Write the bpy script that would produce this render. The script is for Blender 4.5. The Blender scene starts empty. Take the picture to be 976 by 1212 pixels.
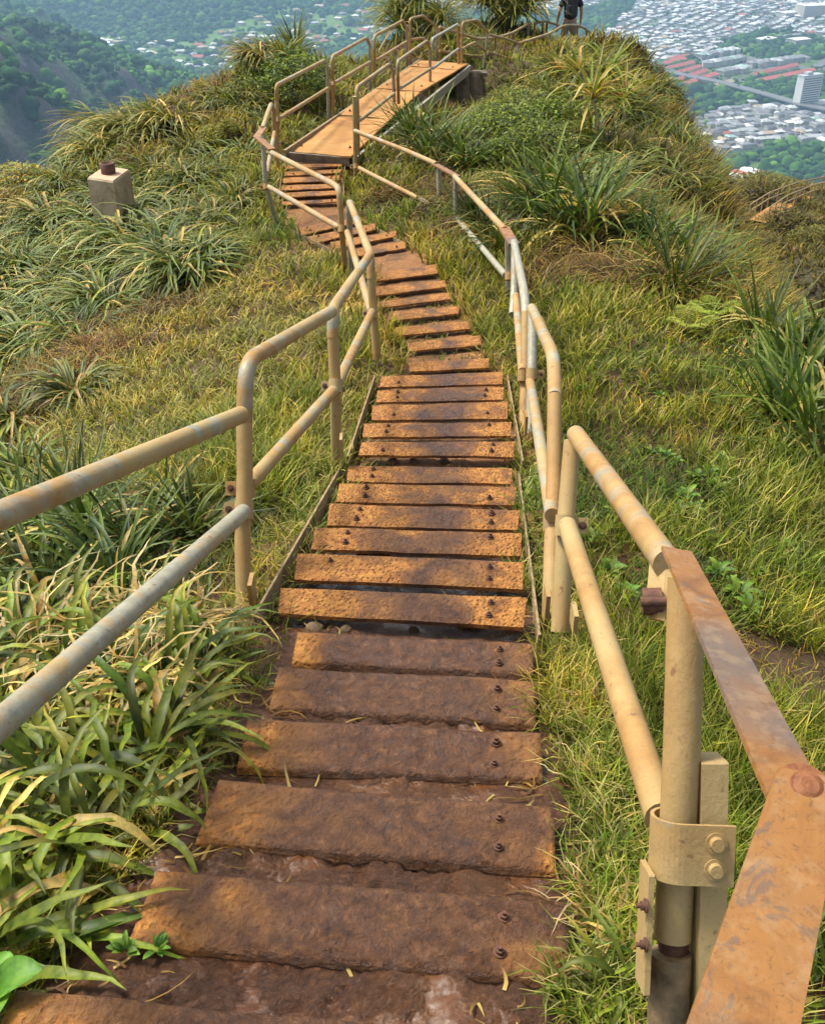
import bpy, math, random
import numpy as np
from mathutils import Vector, Matrix, Quaternion
random.seed(7); RNG = np.random.default_rng(11)
scene = bpy.context.scene
COL = scene.collection
rad = math.radians
# ---------------------------------------------------------------- camera model
F = 1200.0; PITCH = rad(33.5); CH = 1.6
sp_, cp_ = math.sin(PITCH), math.cos(PITCH)
def W(px, py, z):
    a = (px-488)/F*z; b = (py-606)/F*z
    return Vector((a, z*cp_-b*sp_, CH-z*sp_-b*cp_))
def PZ(px, py, drop):
    z = drop/(sp_+cp_*(py-606)/F)
    return W(px, py, z)
def proj(p):
    X, Y, Z = p[..., 0], p[..., 1], p[..., 2]-CH
    z = Y*cp_-Z*sp_; b = -Y*sp_-Z*cp_
    z = np.maximum(z, 1e-3)
    return X/z*F+488, b/z*F+606, z
# ---------------------------------------------------------------- object helpers
def link(o, parent=None):
    COL.objects.link(o)
    if parent: o.parent = parent
    return o
def tag(o, label=None, cat=None, group=None, kind=None):
    if label: o['label'] = label
    if cat: o['category'] = cat
    if group: o['group'] = group
    if kind: o['kind'] = kind
    return o
def empty(name, loc, label, cat, group=None):
    o = bpy.data.objects.new(name, None); link(o); o.location = loc; o.empty_display_size = .1
    return tag(o, label, cat, group)
def mesh_np(name, V, Q=None, T=None, col=None, mats=(), smooth=False, midx=None, uv=None):
    """mesh from numpy quads / tris, optional per-vertex colour"""
    me = bpy.data.meshes.new(name)
    V = np.asarray(V, dtype=np.float32).reshape(-1, 3)
    nq = 0 if Q is None else len(Q); nt = 0 if T is None else len(T)
    li = np.concatenate([np.asarray(Q, dtype=np.int32).ravel() if nq else np.zeros(0, np.int32),
                         np.asarray(T, dtype=np.int32).ravel() if nt else np.zeros(0, np.int32)])
    me.vertices.add(len(V)); me.vertices.foreach_set('co', V.ravel())
    me.loops.add(len(li)); me.loops.foreach_set('vertex_index', li)
    me.polygons.add(nq+nt)
    st = np.concatenate([np.arange(nq)*4, nq*4+np.arange(nt)*3]).astype(np.int32)
    me.polygons.foreach_set('loop_start', st)
    for m in mats: me.materials.append(m)
    if midx is not None: me.polygons.foreach_set('material_index', np.asarray(midx, dtype=np.int32))
    me.update(calc_edges=True)
    me.polygons.foreach_set('use_smooth', np.full(nq+nt, bool(smooth)))
    if col is not None:
        at = me.color_attributes.new('Col', 'FLOAT_COLOR', 'POINT')
        c = np.ones((len(V), 4), np.float32); c[:, :3] = col
        at.data.foreach_set('color', c.ravel())
    me.validate(clean_customdata=False)
    return me
def obj_me(name, me, parent=None, loc=None):
    o = bpy.data.objects.new(name, me); link(o, parent)
    if loc is not None: o.location = loc
    return o
class MB:
    """small mesh collector in world (or local) coordinates"""
    def __init__(s): s.v = []; s.f = []; s.sm = []
    def add(s, vs, fs, smooth=False):
        b = len(s.v); s.v += [tuple(v) for v in vs]; s.f += [tuple(i+b for i in f) for f in fs]; s.sm += [smooth]*len(fs)
    def box(s, c, size, rot=None, taper=1.0):
        sx, sy, sz = [k/2 for k in size]
        vs = []
        for dz in (-1, 1):
            t = taper if dz > 0 else 1
            for dx, dy in ((-1, -1), (1, -1), (1, 1), (-1, 1)):
                v = Vector((dx*sx*t, dy*sy*t, dz*sz))
                if rot is not None: v = rot @ v
                vs.append(v+Vector(c))
        s.add(vs, [(3, 2, 1, 0), (4, 5, 6, 7), (0, 1, 5, 4), (1, 2, 6, 5), (2, 3, 7, 6), (3, 0, 4, 7)])
    def prism(s, top, thick, down=Vector((0, 0, -1)), bev=0.0):
        top = [Vector(t) for t in top]; n = len(top)
        if bev:
            c = sum(top, Vector())/n
            inner = [t+(c-t).normalized()*bev for t in top]
            low = [t+down*bev for t in top]
            bot = [t+down*thick for t in top]
            s.add(inner+low+bot, [tuple(range(n))]+[(i, (i+1) % n, n+(i+1) % n, n+i)[::-1] for i in range(n)]
                  + [(n+i, n+(i+1) % n, 2*n+(i+1) % n, 2*n+i)[::-1] for i in range(n)]+[tuple(2*n+i for i in range(n))[::-1]])
        else:
            bot = [t+down*thick for t in top]
            s.add(top+bot, [tuple(range(n))]+[(i, (i+1) % n, n+(i+1) % n, n+i)[::-1] for i in range(n)]+[tuple(n+i for i in range(n))[::-1]])
    def tube(s, pts, r, seg=14, cap=True, r2=None, bend=0.0, nb=6):
        pts = [Vector(p) for p in pts]
        if bend > 0 and len(pts) > 2:
            out = [pts[0]]
            for a, b, c in zip(pts, pts[1:], pts[2:]):
                d1 = min(bend, (a-b).length*.48); d2 = min(bend, (c-b).length*.48)
                p0 = b+(a-b).normalized()*d1; p2 = b+(c-b).normalized()*d2
                for k in range(nb+1):
                    t = k/nb; out.append(p0*(1-t)**2+b*2*t*(1-t)+p2*t*t)
            out.append(pts[-1]); pts = out
        n = len(pts); t0 = (pts[1]-pts[0]).normalized()
        up = Vector((0, 0, 1)) if abs(t0.z) < .9 else Vector((1, 0, 0))
        u = t0.cross(up).normalized(); vs = []
        for i in range(n):
            t = (pts[min(i+1, n-1)]-pts[max(i-1, 0)]).normalized()
            u = (u-t*u.dot(t)).normalized(); w = t.cross(u)
            rr = r if r2 is None else r+(r2-r)*i/(n-1)
            for k in range(seg):
                a = 2*math.pi*k/seg; vs.append(pts[i]+(u*math.cos(a)+w*math.sin(a))*rr)
        fs = [(i*seg+k, i*seg+(k+1) % seg, (i+1)*seg+(k+1) % seg, (i+1)*seg+k) for i in range(n-1) for k in range(seg)]
        s.add(vs, fs, True)
        if cap:
            s.add(vs[:seg], [tuple(range(seg))[::-1]]); s.add(vs[-seg:], [tuple(range(seg))])
    def cyl(s, c, r, h, seg=12, axis=Vector((0, 0, 1)), r2=None):
        ax = Vector(axis).normalized(); c = Vector(c)
        s.tube([c-ax*h/2, c+ax*h/2], r, seg, r2=r2)
    def build(s, name, mat, parent=None, origin=None):
        me = bpy.data.meshes.new(name)
        off = Vector(origin) if origin is not None else Vector((0, 0, 0))
        if parent is not None and origin is None:
            off = Vector(parent.get('_o', (0, 0, 0)))
        me.from_pydata([tuple(Vector(v)-off) for v in s.v], [], s.f)
        if mat: me.materials.append(mat)
        me.update(); me.polygons.foreach_set('use_smooth', s.sm)
        o = bpy.data.objects.new(name, me); link(o, parent)
        if parent is not None: o['_o'] = (0, 0, 0) if '_o' not in parent else tuple(parent['_o'])
        elif origin is not None: o.location = off
        return o
def root(name, loc, label, cat, group=None):
    o = empty(name, loc, label, cat, group); o['_o'] = tuple(loc); return o
# ---------------------------------------------------------------- numpy noise
def _h(ix, iy, s):
    n = (ix.astype(np.int64)*374761393+iy.astype(np.int64)*668265263+s*1442695041) & 0xffffffff
    n = ((n ^ (n >> 13))*1274126177) & 0xffffffff
    return ((n ^ (n >> 16)) & 0xffff)/65535.0
def vnoise(x, y, s=0):
    x = np.asarray(x, float); y = np.asarray(y, float)
    ix = np.floor(x); iy = np.floor(y); fx = x-ix; fy = y-iy
    fx = fx*fx*(3-2*fx); fy = fy*fy*(3-2*fy)
    a = _h(ix, iy, s); b = _h(ix+1, iy, s); c = _h(ix, iy+1, s); d = _h(ix+1, iy+1, s)
    return (a*(1-fx)+b*fx)*(1-fy)+(c*(1-fx)+d*fx)*fy
def fbm(x, y, s=0, o=4):
    r = 0; a = .5; t = 0
    for k in range(o):
        r = r+a*vnoise(np.asarray(x)*2**k, np.asarray(y)*2**k, s+k*17); t += a; a *= .5
    return r/t
# ---------------------------------------------------------------- materials
def newmat(name):
    m = bpy.data.materials.new(name); m.use_nodes = True
    nt = m.node_tree; nt.nodes.clear()
    out = nt.nodes.new('ShaderNodeOutputMaterial'); b = nt.nodes.new('ShaderNodeBsdfPrincipled')
    nt.links.new(b.outputs[0], out.inputs[0]); return m, nt, b, out
def N(nt, t, **kw):
    n = nt.nodes.new(t)
    for k, v in kw.items():
        if hasattr(n, k) and k not in ('inputs',): setattr(n, k, v)
    return n
def noise(nt, co, scale, detail=4, rough=.6, dist=0):
    n = nt.nodes.new('ShaderNodeTexNoise'); n.inputs['Scale'].default_value = scale
    n.inputs['Detail'].default_value = detail; n.inputs['Roughness'].default_value = rough
    n.inputs['Distortion'].default_value = dist
    nt.links.new(co, n.inputs['Vector']); return n.outputs['Fac']
def ramp(nt, fac, stops):
    r = nt.nodes.new('ShaderNodeValToRGB'); e = r.color_ramp.elements
    while len(e) < len(stops): e.new(.5)
    for i, (p, c) in enumerate(stops):
        e[i].position = p; e[i].color = (c[0], c[1], c[2], 1) if not isinstance(c, (int, float)) else (c, c, c, 1)
    nt.links.new(fac, r.inputs[0]); return r.outputs[0]
def mix(nt, fac, a, b, mode='MIX'):
    m = nt.nodes.new('ShaderNodeMix'); m.data_type = 'RGBA'; m.blend_type = mode
    for sock, v in ((m.inputs[0], fac), (m.inputs[6], a), (m.inputs[7], b)):
        if isinstance(v, (int, float)): sock.default_value = v
        elif isinstance(v, tuple): sock.default_value = (*v, 1)
        else: nt.links.new(v, sock)
    return m.outputs[2]
def math_(nt, op, a, b=0.0, clamp=False):
    m = nt.nodes.new('ShaderNodeMath'); m.operation = op; m.use_clamp = clamp
    for i, v in enumerate((a, b)):
        if isinstance(v, (int, float)): m.inputs[i].default_value = v
        else: nt.links.new(v, m.inputs[i])
    return m.outputs[0]
def bump(nt, b, h, dist, strength=1.0):
    n = nt.nodes.new('ShaderNodeBump'); n.inputs['Distance'].default_value = dist; n.inputs['Strength'].default_value = strength
    nt.links.new(h, n.inputs['Height']); nt.links.new(n.outputs[0], b.inputs['Normal'])
def coords(nt, which='Object'):
    t = nt.nodes.new('ShaderNodeTexCoord'); return t.outputs[which]
def wcoord(nt):
    g = nt.nodes.new('ShaderNodeNewGeometry'); return g.outputs['Position']
M = {}
def foliage(name, rough=.5, trans=.35, spec=.35):
    m, nt, b, out = newmat(name)
    a = N(nt, 'ShaderNodeVertexColor'); a.layer_name = 'Col'
    oi = N(nt, 'ShaderNodeObjectInfo')
    hv = nt.nodes.new('ShaderNodeHueSaturation')
    nt.links.new(a.outputs[0], hv.inputs['Color'])
    nt.links.new(math_(nt, 'ADD', math_(nt, 'MULTIPLY', oi.outputs['Random'], .03), .485), hv.inputs['Hue'])
    nt.links.new(math_(nt, 'ADD', math_(nt, 'MULTIPLY', oi.outputs['Random'], .3), .85), hv.inputs['Value'])
    p = wcoord(nt); nf = noise(nt, p, 55 if name == 'leaf' else 3, 3, .6); nl = noise(nt, p, 9, 2, .5)
    c = mix(nt, 1.0, hv.outputs[0], ramp(nt, nf, [(.3, (.50, .55, .5)), (.5, (1, 1, 1)), (.72, (1.5, 1.25, .85))]), 'MULTIPLY')
    if name == 'leaf': c = mix(nt, math_(nt, 'MULTIPLY', ramp(nt, nl, [(.58, 0.0), (.68, .55)]), 1.0), c, mix(nt, .5, c, (.45, .36, .08)))
    nt.links.new(c, b.inputs['Base Color']); b.inputs['Roughness'].default_value = rough
    b.inputs['Specular IOR Level'].default_value = spec
    t = nt.nodes.new('ShaderNodeBsdfTranslucent'); nt.links.new(c, t.inputs['Color'])
    mx = nt.nodes.new('ShaderNodeMixShader'); mx.inputs[0].default_value = trans
    nt.links.new(b.outputs[0], mx.inputs[1]); nt.links.new(t.outputs[0], mx.inputs[2]); nt.links.new(mx.outputs[0], out.inputs[0])
    M[name] = m; return m
foliage('leaf'); foliage('grassblade', .55, .4, .25); foliage('canopy', .9, .0, .1)

def pipe_mat(name, rustlo, seed):
    """galvanised pipe under tan clay dust; rustlo = share of bare zinc"""
    m, nt, b, out = newmat(name)
    p = wcoord(nt)
    mp = nt.nodes.new('ShaderNodeMapping'); mp.inputs['Location'].default_value = (seed*3.1, seed, 0); nt.links.new(p, mp.inputs[0]); p = mp.outputs[0]
    n1 = noise(nt, p, 5.5, 6, .62, .8); n2 = noise(nt, p, 26, 5, .65); n3 = noise(nt, p, 160, 3, .6); n4 = noise(nt, p, 2.2, 3, .5)
    zinc = ramp(nt, n2, [(.3, (.20, .195, .15)), (.6, (.34, .325, .245)), (.8, (.43, .38, .26))])
    clay = ramp(nt, n2, [(.25, (.19, .085, .018)), (.5, (.31, .155, .034)), (.75, (.40, .235, .07))])
    clay = mix(nt, ramp(nt, noise(nt, p, 3.1, 4, .6), [(.48, 0.0), (.6, .75)]), clay, (.33, .165, .038))
    clay2 = mix(nt, ramp(nt, n4, [(.4, 0.0), (.62, 1.0)]), clay, (.36, .255, .10))
    f = ramp(nt, math_(nt, 'ADD', math_(nt, 'MULTIPLY', n1, .75), math_(nt, 'MULTIPLY', n2, .25)), [(rustlo-.05, 0.0), (rustlo+.07, 1.0)])
    c = mix(nt, f, zinc, clay2)
    spots = ramp(nt, noise(nt, p, 38, 2, .5), [(.27, 1.0), (.31, 0.0)])
    c = mix(nt, math_(nt, 'MULTIPLY', spots, .8), c, (.16, .065, .025))
    c = mix(nt, math_(nt, 'MULTIPLY', n3, .22), c, (.42, .32, .19))
    nt.links.new(c, b.inputs['Base Color'])
    nt.links.new(ramp(nt, f, [(0, .42), (1, .68)]), b.inputs['Roughness'])
    b.inputs['Specular IOR Level'].default_value = .4
    st = ramp(nt, noise(nt, p, 70, 5, .75, 2.5), [(.56, 0.0), (.66, .6)])
    c = mix(nt, st, c, (.20, .12, .05)); nt.links.new(c, b.inputs['Base Color'])
    bump(nt, b, math_(nt, 'ADD', n2, math_(nt, 'MULTIPLY', n3, .6)), .0011, 1)
    M[name] = m
pipe_mat('pipe', .44, 1); pipe_mat('pipe_clay', .26, 2); pipe_mat('pipe_zinc', .60, 4); pipe_mat('clamp_metal', .36, 5); pipe_mat('pipe_mix', .52, 7)

def strap_mat():
    m, nt, b, out = newmat('strap')
    p = wcoord(nt)
    n1 = noise(nt, p, 9, 6, .6, 1.2); n2 = noise(nt, p, 45, 5, .65); n3 = noise(nt, p, 3.2, 3, .5)
    c = ramp(nt, n1, [(.28, (.10, .055, .03)), (.40, (.21, .085, .022)), (.52, (.30, .13, .032)), (.62, (.27, .125, .04)), (.74, (.36, .21, .085))])
    c = mix(nt, ramp(nt, n3, [(.52, 0.0), (.60, .75)]), c, (.13, .105, .09))
    c = mix(nt, ramp(nt, noise(nt, p, 60, 6, .8, 3.0), [(.54, 0.0), (.62, .7)]), c, (.12, .06, .025))
    c = mix(nt, ramp(nt, noise(nt, p, 17, 6, .7, 1.0), [(.58, 0.0), (.62, .6)]), c, (.11, .085, .07))
    c = mix(nt, math_(nt, 'MULTIPLY', ramp(nt, n2, [(.35, 1.0), (.5, 0.0)]), .3), c, (.40, .27, .14))
    nt.links.new(c, b.inputs['Base Color']); b.inputs['Roughness'].default_value = .48
    b.inputs['Metallic'].default_value = .15
    bump(nt, b, n2, .0012, .6); M['strap'] = m
strap_mat()
def simple(name, c1, c2, scale=20, rough=.8, bd=.003, metal=0, detail=5):
    m, nt, b, out = newmat(name); p = wcoord(nt)
    n = noise(nt, p, scale, detail, .65)
    nt.links.new(ramp(nt, n, [(.3, c1), (.7, c2)]), b.inputs['Base Color'])
    b.inputs['Roughness'].default_value = rough; b.inputs['Metallic'].default_value = metal
    if bd: bump(nt, b, noise(nt, p, scale*3, 5, .7), bd, .8)
    M[name] = m; return m
simple('rust_bolt', (.05, .022, .014), (.15, .06, .028), 60, .8, .002)
simple('rust_bright', (.15, .045, .015), (.30, .11, .035), 90, .7, .0015)
simple('stone', (.07, .04, .02), (.19, .12, .065), 25, .85)
simple('weathered', (.035, .028, .014), (.26, .17, .08), 26, .75, .003)
simple('stem_pale', (.25, .2, .1), (.42, .36, .2), 30, .8)
simple('stem', (.08, .07, .03), (.25, .2, .1), 30, .8)
simple('wood_pier', (.07, .05, .03), (.22, .17, .11), 9, .85, .01)
simple('skin', (.42, .2, .13), (.5, .26, .17), 8, .5, 0)
simple('navy', (.008, .012, .035), (.014, .02, .055), 30, .85, .002)
simple('shorts', (.22, .18, .12), (.3, .25, .17), 30, .85, .002)
simple('pack', (.018, .017, .02), (.045, .04, .045), 30, .75, .002)
simple('hair', (.02, .013, .01), (.05, .03, .02), 60, .6, .002)
simple('shoe', (.03, .03, .03), (.07, .06, .06), 60, .7, 0)
simple('stringer', (.14, .09, .045), (.36, .25, .12), 22, .75, .002)

def concrete():
    m, nt, b, out = newmat('concrete'); p = wcoord(nt)
    n1 = noise(nt, p, 4, 6, .7, .6); n2 = noise(nt, p, 40, 5, .7)
    c = ramp(nt, n1, [(.3, (.17, .11, .055)), (.5, (.33, .245, .145)), (.7, (.44, .35, .23))])
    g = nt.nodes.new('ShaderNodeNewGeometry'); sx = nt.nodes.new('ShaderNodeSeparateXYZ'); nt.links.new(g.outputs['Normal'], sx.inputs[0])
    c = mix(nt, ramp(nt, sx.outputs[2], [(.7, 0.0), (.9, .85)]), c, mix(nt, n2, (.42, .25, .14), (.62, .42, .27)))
    nt.links.new(c, b.inputs['Base Color']); b.inputs['Roughness'].default_value = .9
    bump(nt, b, n2, .01, .8); M['concrete'] = m
concrete()
def tread_mat(name, muddy):
    """rusty embossed plate; UV.x runs along the tread; muddy = how much mud lies on it"""
    m, nt, b, out = newmat(name); p = wcoord(nt); gco = coords(nt, 'Generated')
    sx = nt.nodes.new('ShaderNodeSeparateXYZ'); nt.links.new(gco, sx.inputs[0])
    n1 = noise(nt, p, 7, 6, .6, .6); n2 = noise(nt, p, 42, 6, .7, .5); n3 = noise(nt, p, 150, 4, .7)
    vo = nt.nodes.new('ShaderNodeTexVoronoi'); vo.inputs['Scale'].default_value = 75; nt.links.new(p, vo.inputs['Vector'])
    rust = ramp(nt, n2, [(.28, (.12, .038, .006)), (.45, (.31, .115, .016)), (.6, (.45, .195, .032)), (.8, (.54, .29, .075))])
    rust = mix(nt, ramp(nt, n1, [(.5, 0.0), (.66, .6)]), rust, (.30, .10, .022))
    mud = ramp(nt, n2, [(.3, (.032, .011, .003)), (.55, (.10, .036, .009)), (.75, (.20, .083, .023))])
    # mud lies where boots fall: towards the middle of the tread
    d = math_(nt, 'ABSOLUTE', math_(nt, 'SUBTRACT', sx.outputs[0], .56))
    k = math_(nt, 'ADD', math_(nt, 'SUBTRACT', muddy, math_(nt, 'MULTIPLY', d, 1.9)), math_(nt, 'MULTIPLY', math_(nt, 'SUBTRACT', n1, .5), 2.3))
    k = math_(nt, 'ADD', k, math_(nt, 'MULTIPLY', math_(nt, 'SUBTRACT', n2, .5), 1.1))
    f = ramp(nt, k, [(0.0, 0.0), (.15, .55), (.6, 1.0)])
    c = mix(nt, f, rust, mud)
    nt.links.new(c, b.inputs['Base Color'])
    nt.links.new(ramp(nt, math_(nt, 'MULTIPLY', f, n1), [(.0, .75), (.4, .58), (.6, .27)]), b.inputs['Roughness'])
    pits = ramp(nt, vo.outputs['Distance'], [(.15, 0.0), (.5, 1.0)])
    h = math_(nt, 'ADD', math_(nt, 'MULTIPLY', n2, 1.6), math_(nt, 'MULTIPLY', pits, math_(nt, 'SUBTRACT', 1.0, math_(nt, 'MULTIPLY', f, .75))))
    h = math_(nt, 'ADD', h, math_(nt, 'MULTIPLY', n3, .5))
    h = math_(nt, 'ADD', h, math_(nt, 'MULTIPLY', math_(nt, 'MULTIPLY', noise(nt, p, 22, 6, .75, 1.5), f), 2.2))
    bump(nt, b, h, .0075 if muddy < .9 else .0055, 1.0); M[name] = m
tread_mat('tread_rusty', .58); tread_mat('tread_clean', .30); tread_mat('tread_muddy', 1.08)
def deck_mat():
    m, nt, b, out = newmat('deck'); p = wcoord(nt)
    n1 = noise(nt, p, 2.2, 5, .6, .6); n2 = noise(nt, p, 30, 5, .7)
    c = ramp(nt, n1, [(.3, (.29, .115, .016)), (.5, (.40, .18, .032)), (.7, (.46, .24, .06))])
    c = mix(nt, ramp(nt, n2, [(.3, .7), (.5, 0.0)]), c, (.28, .12, .04))
    nt.links.new(c, b.inputs['Base Color']); b.inputs['Roughness'].default_value = .75
    bump(nt, b, n2, .006, .8); M['deck'] = m
deck_mat()
EXPO = 1.32; HAZE = 0.00022
# ================================================================ TREADS (pixel-measured level plates at a measured drop)
TREADS = {
 'muddy': [
  ((20,1172),(640,1228),(690,1330),(-40,1290),1.42),
  ((186,1029),(671,1067),(676,1163),(150,1115),1.48),
  ((259,922),(655,955),(658,1030),(231,995),1.54),
  ((293,849),(640,867),(642,924),(280,908),1.60),
  ((330,789),(634,805),(634,858),(318,838),1.655),
  ((352,747),(631,761),(631,797),(345,784),1.705)],
 'lower': [
  ((332,694),(622.5,706),(619.5,741),(329,725),1.762),
  ((352,654),(619,664.5),(618,696),(348,685),1.83),
  ((373,623),(617,630.5),(616,657),(368,649),1.92),
  ((390,595),(615,602.6),(612,626),(387,620.7),2.01),
  ((401.6,570.7),(611,575.6),(608,597),(397.5,592.8),2.11),
  ((412,550),(606,553),(604,571.8),(410.5,569),2.195)],
 'middle': [
  ((428,522.4),(608.6,521.3),(607,539.5),(424,537.5),2.26),
  ((431,500.3),(605,498.3),(604,514.7),(428.8,517),2.32),
  ((440.8,479),(600,475.5),(600,495),(439.7,496.3),2.38),
  ((446.5,461),(596,457.5),(595,472),(445.4,475.4),2.44),
  ((451.7,444.4),(594.6,439.5),(594,454),(449,457.5),2.50)],
 'bend': [
  ((483.4,428),(578,422.8),(578,434.7),(484.5,439),2.57),
  ((482,405.4),(568,396.4),(569,407.7),(483,415),2.63),
  ((467.6,387.4),(554,379.5),(557,388.5),(470,397),2.69),
  ((461,370),(544,361.4),(542,371),(460,379),2.75),
  ((447,356.5),(535,345.7),(533,353.6),(447,363.7),2.81),
  ((443,340.5),(526,331),(528.5,339),(443,349.5),2.87),
  ((445,323),(518,312),(518,323),(446,332),2.93)],
 'turn': [
  ((408,297),(480,285),(480,293),(410,305),3.08),
  ((391,286),(470,272),(468,279),(393,294.5),3.14),
  ((362,280),(444,264),(444,271),(369,288),3.18),
  ((350,270),(426,256.5),(428,262),(357,277.6),3.22)],
 'upper': [
  ((333,238),(402,235),(402,238.6),(333,242),3.28),
  ((333,227.8),(402,224.6),(402,229.7),(333,233),3.27),
  ((333,219),(402,216.6),(402,221.7),(332.4,225),3.255),
  ((335,210),(402,207),(401,212.7),(334.4,216),3.24),
  ((336.7,203),(404,199.5),(403,204),(336,208),3.22),
  ((338.7,195),(405,191.5),(404,196),(338,199.5),3.20)]}
PLAT = [  # deck panels: near-left, near-right, far-right, far-left with z
  ((338.7,178.5),(415.5,185),(461,141),(399,136.5)),
  ((400,136),(461.6,140.4),(497,108.6),(445,104.6)),
  ((445.6,104.2),(497.5,108),(541,82.6),(485.6,78.6)),
  ((486,78.2),(541.6,82.2),(554,75),(497,71.2))]
def plat_z(y): return float(np.interp(y, [70,73,80,107,140,184,200], [19.6,19.2,18.0,15.8,14.0,12.0,11.4]))
# ================================================================ RIDGE TERRAIN (radial basis through surveyed points)
CP = []
_hp = W(674, 25.5, 24.6); CP.append((_hp.x, _hp.y, _hp.z-.92))
def cp(px, py, z=None, drop=None, dz=0):
    v = W(px, py, z) if drop is None else PZ(px, py, drop)
    CP.append((v.x, v.y, v.z+dz))
PATHC = []
for fl, rows in TREADS.items():
    for i, (a, b, c, d, dr) in enumerate(rows):
        lift = -.037 if fl == 'muddy' else (-.075 if fl in ('lower', 'middle') else -.05)
        ps = [PZ(p[0], p[1], dr) for p in (a, b, c, d)]
        L = (ps[0]+ps[3])/2; R = (ps[1]+ps[2])/2; Cc = (L+R)/2
        PATHC.append((Cc, (R-L).length/2, fl))
        for q in (L, Cc, R): CP.append((q.x, q.y, q.z+lift))
        dv = (R-L).normalized()*.12
        for q, s in ((L-dv, -1), (R+dv, 1)): CP.append((q.x, q.y, q.z+lift-(.02 if fl != 'muddy' else -.01)))
PATHC.sort(key=lambda t: t[0].y)
for k, q in enumerate(PLAT):
    for i, p in enumerate(q): cp(p[0], p[1], plat_z(p[1]), dz=-.32-(.55 if i in (1, 2) and k >= 2 else 0)-(.1 if k else 0))
for p in [(0,1230,None,1.62),(90,1080,None,1.64),(60,900,None,1.78),(180,860,None,1.72),(0,780,None,2.0),(120,760,None,1.95),(240,760,None,1.8),
          (290,712,None,1.86),(0,640,4.3,None),(100,570,4.9,None),(200,650,3.7,None),(300,560,None,2.18),(340,640,None,2.0),(300,500,4.95,None),(398,556,None,2.2),
          (200,420,7.2,None),(0,480,7.0,None),(100,400,8.0,None),(350,400,6.8,None),(420,400,None,2.68),(440,430,None,2.58),(250,320,9.2,None),(350,310,9.2,None),(400,340,8.2,None),
          (130,285,11.3,None),(0,330,10.6,None),(0,235,13.2,None),(60,212,14.0,None),(110,158,16.0,None),(200,130,17.4,None),(200,210,13.4,None),(290,95,18.6,None),
          (300,165,14.0,None),(300,250,11.3,None),(350,80,20,None),(420,85,19.5,None),(420,120,16.5,None),(450,55,21.5,None),(480,45,22.5,None),(520,62,22.0,None),(540,40,24,None),(560,30,25,None),(600,30,26,None),(640,50,26,None),
          # right of the stairs
          (700,1150,None,1.50),(690,900,None,1.64),(690,760,None,1.80),(800,1300,None,1.52),(976,1212,None,1.66),(976,900,None,1.76),(850,800,None,1.84),(976,740,3.25,None),(800,660,3.3,None),
          (655,745,None,1.84),(640,600,None,2.05),(640,500,None,2.3),(720,560,4.1,None),(800,500,4.8,None),(976,520,5.0,None),(900,440,6.0,None),(976,400,6.9,None),(720,440,5.4,None),
          (600,420,None,2.62),(590,350,7.2,None),(680,380,6.3,None),(780,390,6.4,None),(870,370,7.8,None),(620,300,8.2,None),(700,320,7.6,None),(700,240,9.2,None),(560,300,8.6,None),
          (540,250,9.8,None),(450,230,11.0,None),(470,260,10.3,None),(520,200,11.4,None),(500,160,12.8,None),(560,180,13.0,None),(560,142,17.4,None),(545,130,17.6,None),(578,130,18.0,None),(530,140,15.5,None),(555,118,20.0,None),(600,170,13.4,None),
          (620,110,17.5,None),(590,100,19.3,None),(650,100,17.8,None),(700,160,14.0,None),(660,78,21.0,None),(700,62,22.0,None),(740,62,21.4,None),(765,72,20.4,None),
          (800,112,17.6,None),(825,150,15.8,None),(850,205,14.0,None),(866,250,12.4,None),(885,290,10.9,None),(902,338,9.5,None),(780,200,12.8,None),(800,290,10.0,None),(760,130,16.2,None),
          # trail to the hiker
          (585,77,None,3.62),(612,70,None,3.85),(640,60,None,4.1),(672,60,None,4.4),(700,58,24.5,None)]:
    cp(p[0], p[1], p[2], p[3])
# what falls away past the crest, both flanks
for (px, py, z, ox, oz) in [(0,235,13.2,-3,-4.5),(60,212,14,-2.5,-4),(110,158,16,-2.5,-3.5),(200,130,17.4,-1.5,-3.0),(290,95,18.6,-1,-3),(350,80,20,-.6,-3.4),(0,480,7,-3,-3.6),(0,640,4.3,-3,-2.6),(0,1230,1.6,-3,-1.3),
          (765,72,20.4,1.6,-4),(800,112,17.6,1.5,-4),(825,150,15.8,1.4,-4),(850,205,14,1.3,-3.6),(866,250,12.4,1.3,-3.2),(885,290,10.9,1.3,-3),(902,338,9.5,1.4,-2.8),(976,400,6.9,1.8,-2.4),(976,740,3.25,3,-1.5),(976,1212,1.7,3,-.9)]:
    v = W(px, py, z); f = 1 if ox > 0 else 1
    CP.append((v.x+ox, v.y+(1.2 if py < 200 else .3), v.z+oz)); CP.append((v.x+ox*4, v.y+2, v.z+oz*4.5))
for (px, z) in [(300, 21), (380, 23), (450, 25), (520, 28), (600, 31), (670, 30), (720, 27)]:
    v = W(px, 30, z); CP.append((v.x, v.y+3, v.z-5.5)); CP.append((v.x*1.2, v.y+14, v.z-26))
for a in range(0, 360, 20):
    CP.append((55*math.cos(rad(a)), 15+55*math.sin(rad(a)), -60 if 20 < a < 160 else (-40 if abs(a-270) > 50 else 2)))
CP = np.array(CP)
def _k(d): return d
_d = np.linalg.norm(CP[:, None, :2]-CP[None, :, :2], axis=2)
_A = np.zeros((len(CP)+3, len(CP)+3)); NCP = len(CP)
_A[:NCP, :NCP] = _d-np.eye(NCP)*.012
_A[:NCP, NCP] = 1; _A[:NCP, NCP+1:] = CP[:, :2]; _A[NCP, :NCP] = 1; _A[NCP+1:, :NCP] = CP[:, :2].T
_w = np.linalg.solve(_A, np.concatenate([CP[:, 2], np.zeros(3)]))
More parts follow.
